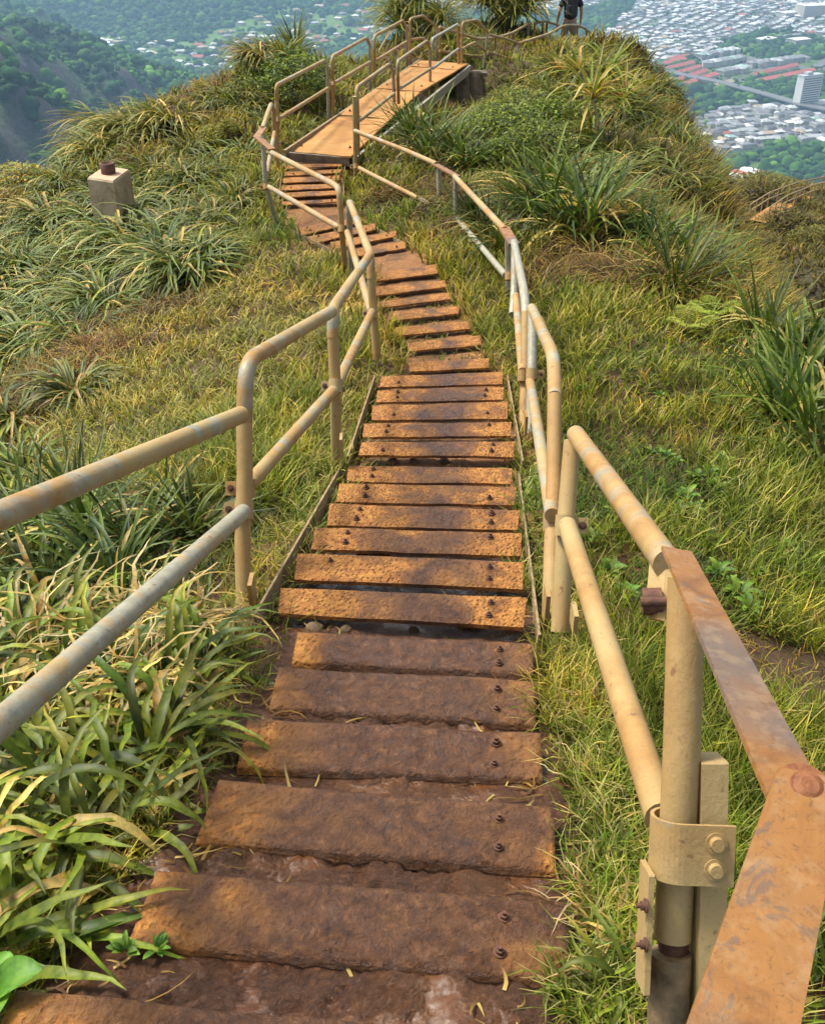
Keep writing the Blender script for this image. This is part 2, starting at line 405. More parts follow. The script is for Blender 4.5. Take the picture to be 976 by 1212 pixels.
PC = np.array([(c.x, c.y, w, {'muddy': 0, 'lower': 1, 'middle': 2, 'bend': 3, 'turn': 4, 'upper': 5}[f]) for c, w, f in PATHC])
def path_dist(x, y):
    """distance outside the stair edge (negative on the stairs)"""
    sh = np.shape(x); x = np.ravel(x); y = np.ravel(y)
    best = np.full(x.shape, 1e9)
    for (ax, ay, aw, _), (bx, by, bw, _) in zip(PC, PC[1:]):
        ex, ey = bx-ax, by-ay; L2 = ex*ex+ey*ey+1e-9
        if L2 > 4: continue
        t = np.clip(((x-ax)*ex+(y-ay)*ey)/L2, 0, 1)
        d = np.hypot(x-ax-t*ex, y-ay-t*ey)-(aw+(bw-aw)*t)
        best = np.minimum(best, d)
    return best.reshape(sh)
def ground(x, y):
    sh = np.shape(x); x = np.ravel(np.asarray(x, float)); y = np.ravel(np.asarray(y, float)); out = np.empty(len(x))
    for i in range(0, len(x), 20000):
        xs, ys = x[i:i+20000], y[i:i+20000]
        d = np.hypot(xs[:, None]-CP[None, :, 0], ys[:, None]-CP[None, :, 1])
        out[i:i+20000] = d@_w[:NCP]+_w[NCP]+_w[NCP+1]*xs+_w[NCP+2]*ys
    pd = path_dist(x, y); k = np.clip((pd-.05)/.5, 0, 1)
    far = np.clip((y-5)/8, 0, 1)
    out += k*((fbm(x*3.1, y*3.1, 3, 4)-.5)*.10+far*(fbm(x*1.1, y*1.1, 9, 4)-.5)*.55)
    # churned mud between the near treads: boot-sized lumps and runnels
    m = (1-k)*np.clip((2.6-y)/.6, 0, 1)
    r = fbm(x*16, y*16, 5, 4)
    r3 = 1-np.abs(fbm(x*30, y*38, 18, 4)*2-1); wet = np.clip((fbm(x*3.3, y*5, 19, 2)-.5)*9, 0, 1)
    out += m*(1-wet*.85)*((np.abs(r-.5)*-2+.25)*.026+(r3-.6)*.022+(fbm(x*60, y*60, 8, 3)-.5)*.012)+m*((fbm(x*4, y*7, 6, 2)-.5)*.030-wet*.006)
    out += (1-k)*(1-np.clip((2.6-y)/.6, 0, 1))*(fbm(x*14, y*14, 15, 3)-.5)*.03
    return out.reshape(sh)
def gz(x, y): return float(ground(np.array([x]), np.array([y]))[0])
def hit(px, py):
    """where the line of sight through a pixel meets the ridge"""
    zs = np.linspace(.9, 34, 900); P = np.array([W(px, py, z) for z in zs])
    g = ground(P[:, 0], P[:, 1]); k = np.argmax(P[:, 2] < g)
    return Vector(P[k]) if P[k, 2] < g[k] else None
def build_ground():
    u = np.linspace(-1, 1, 361); xs = np.sinh(u*4.1)/np.sinh(4.1)*60+.1
    v = np.linspace(0, 1, 520); ys = -4+ (np.exp(v*3.2)-1)/(np.exp(3.2)-1)*74
    X, Y = np.meshgrid(xs, ys); Z = ground(X, Y)
    pd = path_dist(X, Y)
    # leave a hole where the fine mud sheet lies? no: lower the coarse sheet a little under it
    fine = (X > -1.05) & (X < .75) & (Y > -.3) & (Y < 2.9)
    Z = Z-fine*.05
    nx, ny = len(xs), len(ys)
    idx = np.arange(nx*ny).reshape(ny, nx)
    Q = np.stack([idx[:-1, :-1], idx[:-1, 1:], idx[1:, 1:], idx[1:, :-1]], -1).reshape(-1, 4)
    tr = np.clip(1-(pd-.03)/.16, 0, 1)*np.clip((fbm(X*6, Y*6, 12, 3)-.25)*4, .25, 1)
    n1 = fbm(X*1.2, Y*1.2, 13, 4)[..., None]
    base = np.array([.085, .034, .010])*(1-n1)+np.array([.040, .030, .007])*n1*1.2
    colr = base*(1-tr[..., None])+np.array([.27, .115, .035])*tr[..., None]
    me = mesh_np('ground', np.stack([X, Y, Z], -1), Q, col=colr.reshape(-1, 3), smooth=True, mats=[M['soil']])
    o = obj_me('ground', me); tag(o, kind='structure')
    xs = np.arange(-1.12, .82, .0085); ys = np.arange(-.35, 2.97, .0085)
    X, Y = np.meshgrid(xs, ys); Z = ground(X, Y)
    e = np.minimum.reduce([X-xs[0], xs[-1]-X, Y-ys[0], ys[-1]-Y]); Z = Z-np.clip(.04-e, 0, .04)*1.4
    nx, ny = len(xs), len(ys); idx = np.arange(nx*ny).reshape(ny, nx)
    Q = np.stack([idx[:-1, :-1], idx[:-1, 1:], idx[1:, 1:], idx[1:, :-1]], -1).reshape(-1, 4)
    me = mesh_np('mud_path', np.stack([X, Y, Z], -1), Q, smooth=True, mats=[M['mud']])
    o = obj_me('mud_path', me); tag(o, kind='structure')
def soil_mats():
    m, nt, b, out = newmat('soil'); p = wcoord(nt)
    n1 = noise(nt, p, 2.5, 6, .6); n2 = noise(nt, p, 30, 6, .7)
    vc = N(nt, 'ShaderNodeVertexColor'); vc.layer_name = 'Col'
    c = mix(nt, 1.0, vc.outputs[0], ramp(nt, n2, [(.3, .55), (.5, .95), (.7, 1.5)]), 'MULTIPLY')
    nt.links.new(c, b.inputs['Base Color']); b.inputs['Roughness'].default_value = .9
    bump(nt, b, n2, .03, 1); M['soil'] = m
    m, nt, b, out = newmat('mud'); p = wcoord(nt)
    n1 = noise(nt, p, 5, 6, .6, .5); n2 = noise(nt, p, 50, 6, .75, 2.0); n3 = noise(nt, p, 9, 4, .6)
    c = ramp(nt, n2, [(.3, (.026, .009, .003)), (.5, (.078, .028, .009)), (.7, (.155, .062, .021))])
    c = mix(nt, ramp(nt, n1, [(.4, 0.0), (.65, .7)]), c, (.125, .052, .018))
    nt.links.new(c, b.inputs['Base Color'])
    nt.links.new(ramp(nt, n3, [(.38, .17), (.46, .38), (.58, .66)]), b.inputs['Roughness'])
    b.inputs['Specular IOR Level'].default_value = .45
    bump(nt, b, math_(nt, 'MULTIPLY', n2, ramp(nt, n3, [(.42, .12), (.52, 1.0)])), .014, 1); M['mud'] = m
soil_mats(); build_ground()

# ================================================================ STAIRS
FL = {'muddy': ('nearest stair flight, its treads sunk in wet brown mud', 'tread_muddy'),
      'lower': ('stair flight of six rusty treads between the two nearest railing posts', 'tread_rusty'),
      'middle': ('stair flight of five rusty treads just above the low mud-free lower flight', 'tread_rusty'),
      'bend': ('narrow grass-edged stair flight where the stairs bend left below the saddle', 'tread_rusty'),
      'turn': ('short stair flight of four slanting treads just before the straight upper flight', 'tread_rusty'),
      'upper': ('straight flight of six thin treads directly in front of the wooden-coloured platform', 'tread_rusty')}
FL['middle'] = ('stair flight of five treads with grass gaps, midway along the stairs before they narrow', 'tread_rusty')
FL['upper'] = ('flight of six thin treads ending directly at the near edge of the orange platform', 'tread_rusty')
def plate(ps, th, nu=26, nv=6, warp=.0, seed=0, lip=.0):
    """worn embossed plate between 4 corners: gridded top with soft warps, rounded rim and underside"""
    A, B, C_, D = [Vector(p) for p in ps]; vs = []; fs = []
    for j in range(nv+1):
        for i in range(nu+1):
            u, v = i/nu, j/nv
            p = (A*(1-u)+B*u)*(1-v)+(D*(1-u)+C_*u)*v
            e = min(u*nu, (1-u)*nu, v*nv, (1-v)*nv)
            h = (float(vnoise(p.x*7, p.y*7, seed))-.5)*warp
            if e < .5: h -= .0035
            jx = (float(vnoise(p.x*31, p.y*31, seed+3))-.5)*warp*.6 if e < .5 else 0
            vs.append((p.x, p.y+jx, p.z+h))
    k = nu+1
    for j in range(nv):
        for i in range(nu): fs.append((j*k+i, (j+1)*k+i, (j+1)*k+i+1, j*k+i+1))
    rim = [i for i in range(k)]+[j*k+nu for j in range(1, nv+1)]+[nv*k+i for i in range(nu-1, -1, -1)]+[j*k for j in range(nv-1, 0, -1)]
    n = len(vs)
    for r in rim: x, y, z = vs[r]; vs.append((x, y, z-th))
    L = len(rim)
    for i in range(L): fs.append((rim[i], rim[(i+1) % L], n+(i+1) % L, n+i))
    fs.append(tuple(n+i for i in range(L))[::-1])
    return vs, fs
def bolt(mb, p, s=1.0, axis=Vector((0, 0, 1))):
    p = Vector(p); ax = axis.normalized()
    mb.cyl(p+ax*.002*s, .015*s, .004*s, 14, ax); mb.cyl(p+ax*.008*s, .0105*s, .010*s, 6, ax)
    mb.cyl(p+ax*.016*s, .005*s, .012*s, 8, ax)
sid = 0
for fl, rows in TREADS.items():
    c0 = PATHC[[f for _, _, f in PATHC].index(fl)][0]
    r = root('stair_flight', c0, FL[fl][0], 'stairs', 'stair flights leading down the ridge')
    for i, (a, b_, c, d, dr) in enumerate(rows):
        sid += 1
        ps = [PZ(p[0], p[1], dr) for p in (a, b_, c, d)]
        # a=top-left (far), b=top-right, c=bottom-right, d=bottom-left
        t = MB(); near = fl == 'muddy'
        vs, fs = plate([ps[3], ps[2], ps[1], ps[0]], .013 if not near else .03, 60 if near else 26, 14 if near else 6, .007 if near else .006, sid)
        vs = [(x, y, z) for x, y, z in vs]; fs = [f[::-1] for f in fs]; t.add(vs, fs, near)
        to = t.build('tread', M['tread_clean' if fl in ('bend', 'turn', 'upper') else FL[fl][1]], r)
        if fl in ('muddy', 'lower', 'middle', 'upper', 'turn'):
            for u in ((.16, .855) if fl != 'muddy' else (.85,)):
                for v in (.28, .72):
                    if fl != 'muddy' and random.random() < .3: continue
                    q = (ps[0]*(1-u)+ps[1]*u)*(1-v)+(ps[3]*(1-u)+ps[2]*u)*v
                    q.x += random.uniform(-.006, .006)
                    bb = MB(); bolt(bb, q, random.uniform(.6, .85)); bb.build('bolt', M['rust_bolt'], to)
    F_, Lr = rows[0], rows[-1]
    if fl in ('lower', 'middle', 'upper', 'turn'):
        for side in ((0, 3), (1, 2)):
            pts = []
            for (a, b_, c, d, dr) in rows:
                q = [a, b_, c, d]; m_ = (PZ(*q[side[0]], dr)+PZ(*q[side[1]], dr))/2
                pts.append(m_)
            off = (PZ(*rows[0][1], rows[0][4])-PZ(*rows[0][0], rows[0][4])).normalized()*(.035 if side[0] else -.035)
            if side[0] == 0 and fl in ('lower', 'middle'): off *= 1.2
            p0, p1 = pts[0]+off, pts[-1]+off
            dirv = (p1-p0).normalized(); p0 = p0-dirv*.12; p1 = p1+dirv*.12
            s = MB(); n = off.normalized()*.0035
            hh = Vector((0, 0, .004 if side[0] == 0 else -.02)); lo = Vector((0, 0, -.10))
            s.add([p0-n+lo, p0+n+lo, p0+n+hh, p0-n+hh, p1-n+lo, p1+n+lo, p1+n+hh, p1-n+hh],
                  [(0, 1, 2, 3), (7, 6, 5, 4), (0, 4, 5, 1), (1, 5, 6, 2), (2, 6, 7, 3), (3, 7, 4, 0)])
            s.build('stringer', M['stringer'], r)
# stones showing in the gaps under the treads
for (px, py, s) in [(372,744,.024),(410,746,.018),(490,748,.016),(365,700,.025),(448,660,.04),(432,660,.03),(525,548,.03),(490,548,.025),(560,742,.03),(548,744,.024),(465,549,.028),
                    (560,440,.03),(440,393,.03),(500,372,.03)]:
    g = hit(px, py)
    if g is None: continue
    me = bpy.data.meshes.new('stone'); import bmesh
    bm = bmesh.new(); bmesh.ops.create_icosphere(bm, subdivisions=2, radius=s)
    for v in bm.verts:
        f = .8+.45*float(vnoise(v.co.x/s*1.3+px, v.co.y/s*1.3+v.co.z/s, 4)); v.co *= f; v.co.z *= .6
    bm.to_mesh(me); bm.free(); me.materials.append(M['stone'])
    o = obj_me('stone', me, loc=(g.x, g.y, gz(g.x, g.y)+s*.15))
    tag(o, 'small pale brown stone lying in a gap between the treads', 'stone', 'loose stones under the treads')

# ================================================================ PLATFORM
pr = root('walkway_platform', W(400,186,12), 'long flat orange-brown sheet platform with four deck panels on the saddle', 'platform')
for k, q in enumerate(PLAT):
    ps = [W(p[0], p[1], plat_z(p[1])) for p in q]
    c = sum(ps, Vector())/4; ps = [p+(c-p).normalized()*.008 for p in ps]
    ps[0].z += .012*(k % 2); m = MB(); vs, fs = plate(ps, .022, 30, 20, .014, 50+k); m.add(vs, [f[::-1] for f in fs]); m.build('deck_panel', M['deck'], pr)
    for p in ((.86, .18), (.13, .12)):
        b = MB(); u, v = p; bolt(b, (ps[0]*(1-u)+ps[1]*u)*(1-v)+(ps[3]*(1-u)+ps[2]*u)*v, 1.3)
        b.build('bolt', M['rust_bolt'], pr)
def beam(name, a, b_, w, h, mat, parent):
    a = Vector(a); b_ = Vector(b_); d = (b_-a).normalized(); n = d.cross(Vector((0, 0, 1))).normalized()*w/2; dn = Vector((0, 0, -h))
    m = MB(); m.add([a-n, a+n, a+n+dn, a-n+dn, b_-n, b_+n, b_+n+dn, b_-n+dn], [(3, 2, 1, 0), (4, 5, 6, 7), (0, 1, 5, 4), (1, 2, 6, 5), (2, 3, 7, 6), (3, 0, 4, 7)])
    return m.build(name, mat, parent)
NL, NR = W(338.7,178.5,12), W(415.5,185,plat_z(185)); FR, FLf = W(554,75,plat_z(75)), W(497,71.2,plat_z(71))
dn = Vector((0, 0, -.028))
beam('side_beam', NL+dn+Vector((-.02, 0, .035)), FLf+dn+Vector((-.02, 0, .035)), .03, .12, M['stringer'], pr)
beam('side_beam', NR+dn+Vector((.03, .02, 0)), FR+dn+Vector((.03, 0, 0)), .04, .14, M['pipe_zinc'], pr)
beam('end_beam', NL+dn+Vector((.02, .06, -.002)), NR+dn+Vector((-.02, .06, -.002)), .05, .1, M['wood_pier'], pr)
# ramp piece dropping off the far end
e0, e1 = FR+Vector((.0, .03, 0)), W(500,71.5,plat_z(71)+.2)
r0, r1 = W(570,88,19.6), W(520,84,20.2)
m = MB(); m.prism([e1, e0, r0, r1], .05); m.build('end_ramp', M['stringer'], pr)
t = root('timber_pier', W(558,118,18.9), 'weathered brown timber pier holding up the far end of the platform', 'pier')
for (px, w) in ((549, .16), (562, .17)):
    a = W(px, 88, 18.9); g = W(px, 150, 18.9); m = MB()
    m.tube([a, (a+g)/2+Vector((.01, 0, 0)), Vector((a.x, a.y, a.z-1.3))], w*.9, 9); m.build('post', M['wood_pier'], t)
m = MB(); m.box(W(556, 87, 18.9), (.62, .3, .07)); m.build('cap_beam', M['wood_pier'], t)

# ================================================================ HANDRAILS
R_ = .0242
def band(mb, c, ax, r, h=.05, th=.004):
    ax = Vector(ax).normalized(); mb.tube([Vector(c)-ax*h/2, Vector(c)+ax*h/2], r+th, 18)
def rail(label, top=None, posts=(), lower=None, mats=('pipe', 'pipe_clay', 'pipe'), clamps=(), bend=.09, r=R_, plates=(), feet=(), zinc_ok=True):
    allp = (top or []) + [p for q in posts for p in q]
    o0 = W(*allp[-1])
    rt = root('handrail_section', o0, label, 'handrail', 'pipe handrail sections beside the stairs')
    if top:
        m = MB(); m.tube([W(*p) for p in top], r, 20, bend=bend); m.build('top_rail', M[mats[0]], rt)
    for i, q in enumerate(posts):
        m = MB(); m.tube([W(*p) for p in q], r*.985, 18, bend=.03); m.build('post', M[mats[1] if (i % 2 == 0 or not zinc_ok) else 'pipe_zinc'], rt)
    if lower:
        m = MB(); m.tube([W(*p) for p in lower], r*.96, 18, bend=bend); m.build('lower_rail', M[mats[2]], rt)
    for (p, up) in clamps:
        c = W(*p); m = MB(); ax = Vector((0, .12, 1)) if up is None else (W(*up)-c)
        band(m, c, ax, r, .055)
        side = Vector((1, 0, 0)) if p[0] > 488 else Vector((-1, 0, 0))
        axn = ax.normalized(); y = axn.cross(side).normalized()
        rot = Matrix((side, y, axn)).transposed()
        m.box(c+side*(r+.017), (.036, .010, .042), rot)
        cl = m.build('clamp', M['clamp_metal'], rt)
        bm_ = MB(); bolt(bm_, c+side*(r+.020)-y*.005*(1 if y.y > 0 else -1), .7, -y if y.y > 0 else y); bm_.build('bolt', M['rust_bolt'], cl)
    for (a, b_, w, th) in plates:
        A, B = W(*a), W(*b_); d = (B-A).normalized(); n = d.cross(Vector((0, 0, 1))).normalized()*w/2; m = MB()
        m.prism([A-n, A+n, B+n, B-n], th, bev=.003); m.build('joint_plate', M['strap'], rt)
    for (p, h) in feet:
        c = W(*p); m = MB(); m.box(c+Vector((0, 0, h/2)), (.012, .06, h)); m.build('foot_bracket', M['pipe_clay'], rt)
    return rt
# ---- left side, from the viewer outward
rail('nearest left handrail, its two thick pipes running out of the left edge', top=[(-330,748,1.12),(0,610,1.64),(285,491,2.78)],
     lower=[(-330,1140,1.0),(0,857,1.50),(288,606,2.92)], posts=[[(-330,742,1.12),(-335,1200,1.10),(-340,1560,1.12)]], mats=('pipe', 'pipe_clay', 'pipe_mix'))
rail('left handrail beside the six lower treads, its tall near post bent into the top rail', top=[(289,500,2.98),(291,428,2.96),(392,369,4.02)],
     posts=[[(289,498,2.98),(290,560,2.99),(287,640,3.0),(289,730,3.0)]], lower=[(294,574,3.04),(394,463,4.1)],
     mats=('pipe', 'pipe_clay', 'pipe'), clamps=[((289,603,2.98),(290,560,2.98)),((291,578,3.02),(292,540,3.02))], feet=[((300,715,2.9),.09)])
rail('left handrail beside the middle flight, rising from a grey and orange post', top=[(394,400,4.14),(393.5,366,4.12),(437,303,5.75)],
     posts=[[(394,398,4.14),(397,460,4.2),(398.5,565,4.45)]], lower=[(399,455,4.2),(440,370,5.8)], clamps=[((397,457,4.17),(396.5,430,4.17))], feet=[((405,548,4.3),.13)])
rail('left handrail between the double post and the bend, leaning towards the saddle', top=[(439,330,5.84),(438.5,302,5.82),(414,240,7.5)],
     posts=[[(439,328,5.84),(441,360,5.9),(446,425,6.0)],[(414,238,7.55),(413,250,7.6),(416,325,8.3)]], lower=[(440,372,5.9),(411,275,7.7)], clamps=[((441,371,5.86),(440.5,350,5.86))])
rail('left handrail crossing in front of the upper flight of thin treads', top=[(403,245,8.0),(401,224,7.95),(396,219,8.1),(318,179,9.7)],
     posts=[[(403,243,8.0),(404,270,8.1),(409,322,8.6)],[(311,160,9.85),(314,215,10.0),(329,272,10.5)]], lower=[(402,270,8.08),(318,221,9.9)],
     clamps=[((404,271,8.08),(403.6,255,8.08)),((315,221,9.9),(314,205,9.9))], plates=[((303,160,9.9),(322,176,9.6),.07,.012),((312,150,10.0),(304,161,9.88),.07,.012)])
rail('short left handrail piece folding back at the foot of the platform', top=[(311,152,10.0),(321,123,10.8),(324,130,10.85)],
     posts=[[(324,128,10.85),(326,190,11.2)]], lower=[(316,205,10.1),(325,157,10.9)], bend=.05)
rail('left platform handrail, nearest of the three beside the orange deck', top=[(327.5,118,11.5),(327,101,11.4),(384,71.5,13.7),(387.5,80,13.75)],
     posts=[[(327.5,116,11.5),(329,210,12.0)],[(387.5,78,13.75),(389,139,14.3)]], lower=[(331,140,11.6),(388,104.5,13.8)], clamps=[((328.5,142,11.55),(328,120,11.55))])
rail('left platform handrail, middle one of the three beside the orange deck', top=[(393.5,84,13.8),(393,67,13.7),(434,44.5,15.9),(437.5,53,16)],
     posts=[[(393.5,82,13.8),(394.5,138,14.3)],[(437.5,51,16),(438,106,16.6)]], lower=[(396,98,13.9),(437.5,73.5,16)], clamps=[((394.5,99,13.8),(394,80,13.8))])
rail('left platform handrail, farthest of the three beside the orange deck', top=[(443,58,16.2),(443,42.5,16.1),(477,24,18.1),(481,32,18.2)],
     posts=[[(443,56,16.2),(443.5,104,16.7)],[(481,30,18.2),(481.5,79,19)]], lower=[(445,71.5,16.2),(480.5,49.5,18.2)])
rail('left handrail arching over the far end of the platform', top=[(485.5,36,18.4),(485,22.5,18.3),(500,18.4,19.0),(517,32,19.5),(517,40,19.6)],
     posts=[[(485.5,34,18.4),(485.5,77,19)],[(517,38,19.6),(515.5,78,20.3)]], lower=[(486,47,18.4),(500,44.8,19),(516,57,19.6)])
rail('left handrail sagging behind the platform end towards the tufted plant', top=[(520,32,19.7),(566,46.5,20.5),(590,44,21.4)],
     posts=[[(520,32,19.7),(521,74,20.2)],[(563.5,46,20.5),(563,76,21)],[(586,44.5,21.3),(585,80,22)]], lower=[(520,60,19.8),(566,67,20.5),(590,62,21.5)], bend=.2, r=.026)
rail('far left handrail climbing past the tufted plant towards the hiker', top=[(592,43.5,21.5),(607,38.5,22.3),(624,28.7,23.3),(645,25,24.2),(661,30,24.8)],
     posts=[[(607,38.5,22.3),(606.5,70,23)],[(625,28.7,23.4),(624,62,24)],[(632.5,27.5,23.7),(631.5,60,24)],[(642,26,24.1),(641.5,55,25)],[(647,26,24.3),(645.5,56,25)]],
     lower=[(590,62,21.6),(607,57,22.4),(624,47,23.3),(645,42,24.3)], bend=.25, r=.027)
# ---- right side
rail('nearest right pipe handrail with a bolted flattened end under the flat bar', top=[(681,514,2.72),(790,668,1.62)],
     posts=[[(677,522,2.76),(669,620,2.72),(662,748,2.70)],[(812,684,1.30),(806,900,1.29),(795,1110,1.30)]], lower=[(671,622,2.52),(783,968,1.36)],
     mats=('pipe', 'pipe_clay', 'pipe_clay'), zinc_ok=False, clamps=[((669,622,2.69),(671,590,2.69))], feet=[((678,742,2.66),.06)])
rail('tall-post right handrail beside the lower treads, pipe bent down towards the viewer', top=[(629,365,5.05),(655,422,3.62),(656,470,3.36)],
     posts=[[(656,468,3.36),(655,560,3.26),(650,735,2.95)],[(630,370,5.1),(629,440,5.0),(627,528,4.9)]], lower=[(627,452,4.95),(653,610,3.1)], bend=.16,
     clamps=[((653,618,3.14),(654,590,3.14)),((629,443,4.95),(629.5,420,4.95))], feet=[((644,738,2.85),.12),((621,512,4.75),.10)])
rail('right handrail beside the middle flight, curving down onto its post', top=[(608,287,6.75),(620,345,5.35),(622,372,5.25)],
     posts=[[(622,370,5.25),(621,440,5.15),(619,515,5.0)],[(609,292,6.7),(608,345,6.6),(606,372,6.5)]], lower=[(610,350,6.5),(618,440,5.1)], bend=.15, mats=('pipe_zinc', 'pipe_clay', 'pipe'),
     clamps=[((618.5,445,5.1),(619,425,5.1)),((609,352,6.6),(609,335,6.6))])
rail('right handrail sloping beside the bend, flat plates at both ends', top=[(538,209,9.4),(597,272,7.1)],
     posts=[[(601,276,7.0),(602,372,7.3)],[(539,212,9.4),(539.5,292,9.7)]], lower=[(541,259,9.5),(598,326,7.15)], mats=('pipe', 'pipe_zinc', 'pipe_zinc'),
     clamps=[((602,327,7.1),(601.7,300,7.1))], plates=[((596,268,7.12),(608,288,6.8),.075,.02),((512,192,10.2),(541,208,9.4),.06,.014)])
rail('long right handrail descending over the grass from the grey corner post', top=[(420,155,11.2),(482,179,10.6),(516,194,10.1)],
     posts=[[(519,196,10.05),(520,278,10.3)]], lower=[(421,197,11.3),(517,246,10.1)], mats=('pipe', 'pipe_zinc', 'pipe'), clamps=[((519.5,247,10.1),(519.4,230,10.1)),((421,197,11.25),(420.7,180,11.25))])
rail('right platform handrail with the tall grey corner post beside the first deck panel', top=[(422.5,120,11.75),(422,103.5,11.7),(461,75.5,13.7),(465,84,13.75)],
     posts=[[(422.5,118,11.75),(424,190,12.2)],[(465,82,13.75),(466.5,120,14.3)],[(419.3,114,11.2),(421,225,11.8)]], lower=[(426,142,11.8),(466,111,13.9)])
rail('right platform handrail, middle one of the three beside the orange deck', top=[(470.5,90,13.9),(470.5,72.5,13.8),(505,48.5,15.9),(508.5,57,16)],
     posts=[[(470.5,88,13.9),(471.5,122,14.4)],[(508.5,55,16),(509,98,16.7)]], lower=[(474,104,14),(509,81.5,16)])
rail('right platform handrail, farthest of the three beside the orange deck', top=[(511.5,60,16.2),(511.5,46,16.1),(541,29,18)],
     posts=[[(542,30,18.1),(542.5,84,18.9)]], lower=[(512,81,16.2),(542,58,18.2)], mats=('pipe_zinc', 'pipe_clay', 'pipe_zinc'))
rail('right handrail arching over the timber pier at the platform end', top=[(547,40,18.4),(547,27,18.3),(564,23.5,19),(577,38,19.4)],
     posts=[[(547,38,18.4),(546,86,19)],[(577,37,19.4),(571,88,20)]], lower=[(546,58,18.4),(562,50,19),(574,60.5,19.4)])
rail('right handrail beyond the pier, dipping to a post among the bushes', top=[(578,41,19.5),(598,45.5,20.2),(613.5,51.5,20.7)],
     posts=[[(598,45.5,20.2),(594,82,20.8)],[(613,51.5,20.7),(611,84,21)]], lower=[(577,61,19.5),(613,73,20.8)], bend=.2)
rail('far right handrail curving round in front of the hiker', top=[(613.5,51.5,20.8),(650,40,22.4),(666.5,30,23.2),(683,29.6,23.8),(695,35,24.4),(700.5,43,24.9),(703,56,25.2)],
     posts=[[(632,46,21.6),(631,62,22)],[(650,40,22.4),(649,64,23)],[(667.5,31,23.3),(667,58,24)],[(683,30,23.9),(681.5,58,24.5)],[(694,36,24.3),(692,60,25)],[(699,44,24.8),(698,64,25.3)]],
     lower=[(613,72,21),(650,54,22.5),(664,47,23.2),(684,44,24),(699,52,25)], bend=.35, r=.028)
# ---- the flat bar handrail closest to the viewer
fb = root('flat_bar_handrail', W(812,1300,1.3), 'flat orange-brown steel bar handrail in the near right corner, bolted at its bend', 'handrail')
def strapbar(pts_l, pts_r, th, name):
    m = MB(); top = [W(*p) for p in pts_l+pts_r]
    n = (top[1]-top[0]).cross(top[2]-top[0]).normalized(); eye = Vector((0, 0, CH)); rv = top[3]-eye; top[3] = eye+rv*((top[0]-eye).dot(n)/rv.dot(n))   # flat bar
    n = (top[1]-top[0]).cross(top[-1]-top[0]).normalized()
    if n.dot(W(0, 0, 0)*0+Vector((0, 0, 1))) < 0: n = -n
    m.prism(top, th, down=-n, bev=.0022); return m.build(name, M['strap'], fb)
strapbar([(783,645,1.30),(818,652,1.30),(973,932,.865),(915,955,.865)], [], .006, 'upper_bar')
strapbar([(921,905,.860),(1003,922,.852),(925,1335,.640),(768,1335,.640)], [], .006, 'lower_bar')
m = MB(); ax = Vector((.1, -.25, 1)).normalized(); c = W(951,938,.852)
m.cyl(c+ax*.002, .0255, .004, 28, ax); m.build('washer', M['rust_bright'], fb)
m = MB(); m.cyl(c+ax*.007, .0175, .008, 24, ax, r2=.015); m.cyl(c+ax*.012, .015, .004, 24, ax, r2=.008); m.build('bolt_head', M['rust_bright'], fb)
# flattened fishtail end with its bolt, under the bar
m = MB(); m.prism([W(778,655,1.66), W(797,662,1.63), W(794,700,1.60), W(786,735,1.58), W(776,735,1.60), W(774,700,1.63)], .012, down=Vector((-.8, .3, 0)).normalized())
m.build('rail_lug', M['clamp_metal'], fb)
m = MB(); m.cyl(W(771,712,1.60), .022, .03, 6, Vector((1, -.1, .1))); m.cyl(W(785,712,1.58), .008, .07, 10, Vector((1, -.1, .1))); m.build('bolt_head', M['rust_bolt'], fb)
# near post collar: strap clamp with two bolts, square-cut angle behind and split socket below
sc = root('post_bracket', W(800,1300,1.30), 'large strap clamp and angle bracket with two round bolts on the nearest right post', 'bracket')
ax = (W(806,900,1.29)-W(797,1100,1.30)).normalized(); c = W(801,1000,1.285)
m = MB(); rr = R_+.006
side = (W(860,1000,1.285)-c); side = (side-ax*side.dot(ax)).normalized(); fr = ax.cross(side).normalized()
if fr.y > 0: fr = -fr
vs = []; fs = []; hh = .038; pts = []
for k in range(15):
    an = math.pi*(1.45-k/14*.95); pts.append(side*math.cos(an)*rr+fr*math.sin(an)*rr)
pts = [side*math.cos(math.pi*(1.35-k/14*.85))*rr+fr*math.sin(math.pi*(1.35-k/14*.85))*rr for k in range(15)]
pts.append(fr*rr+side*.062)
for p in pts:
    for s_ in (-1, 1):
        n_dir = p.normalized() if p.dot(side) < 0.01 else fr
        vs += [c+p+ax*hh*s_, c+p+n_dir*.005+ax*hh*s_]
for k in range(len(pts)-1):
    o = k*4; fs += [(o, o+4, o+6, o+2), (o+1, o+3, o+7, o+5), (o, o+1, o+5, o+4), (o+2, o+6, o+7, o+3)]
e = (len(pts)-1)*4; fs += [(0, 2, 3, 1), (e, e+1, e+3, e+2)]
m.add(vs, fs); m.build('strap_clamp', M['clamp_metal'], sc)
for dz in (-.0165, .0165):
    m = MB(); q = c+fr*(rr+.005)+side*.038+ax*dz
    m.cyl(q+fr*.001, .0135, .002, 24, fr); m.cyl(q+fr*.005, .0095, .008, 20, fr, r2=.0082); m.build('bolt_head', M['clamp_metal'], sc)
def slab(cx, w, y0, y1, z, th, mat, name, off=0.0):
    A = W(cx-w/2, y0, z); B = W(cx+w/2, y0, z); C_ = W(cx+w/2-6, y1, z); D = W(cx-w/2-6, y1, z)
    m = MB(); m.prism([A, B, C_, D], th, down=(-fr), bev=.002); return m.build(name, M[mat], sc)
slab(846, 32, 903, 1420, 1.272, .05, 'pipe_clay', 'angle_bracket')
slab(771, 7, 1036, 1180, 1.25, .05, 'clamp_metal', 'socket_cheek')
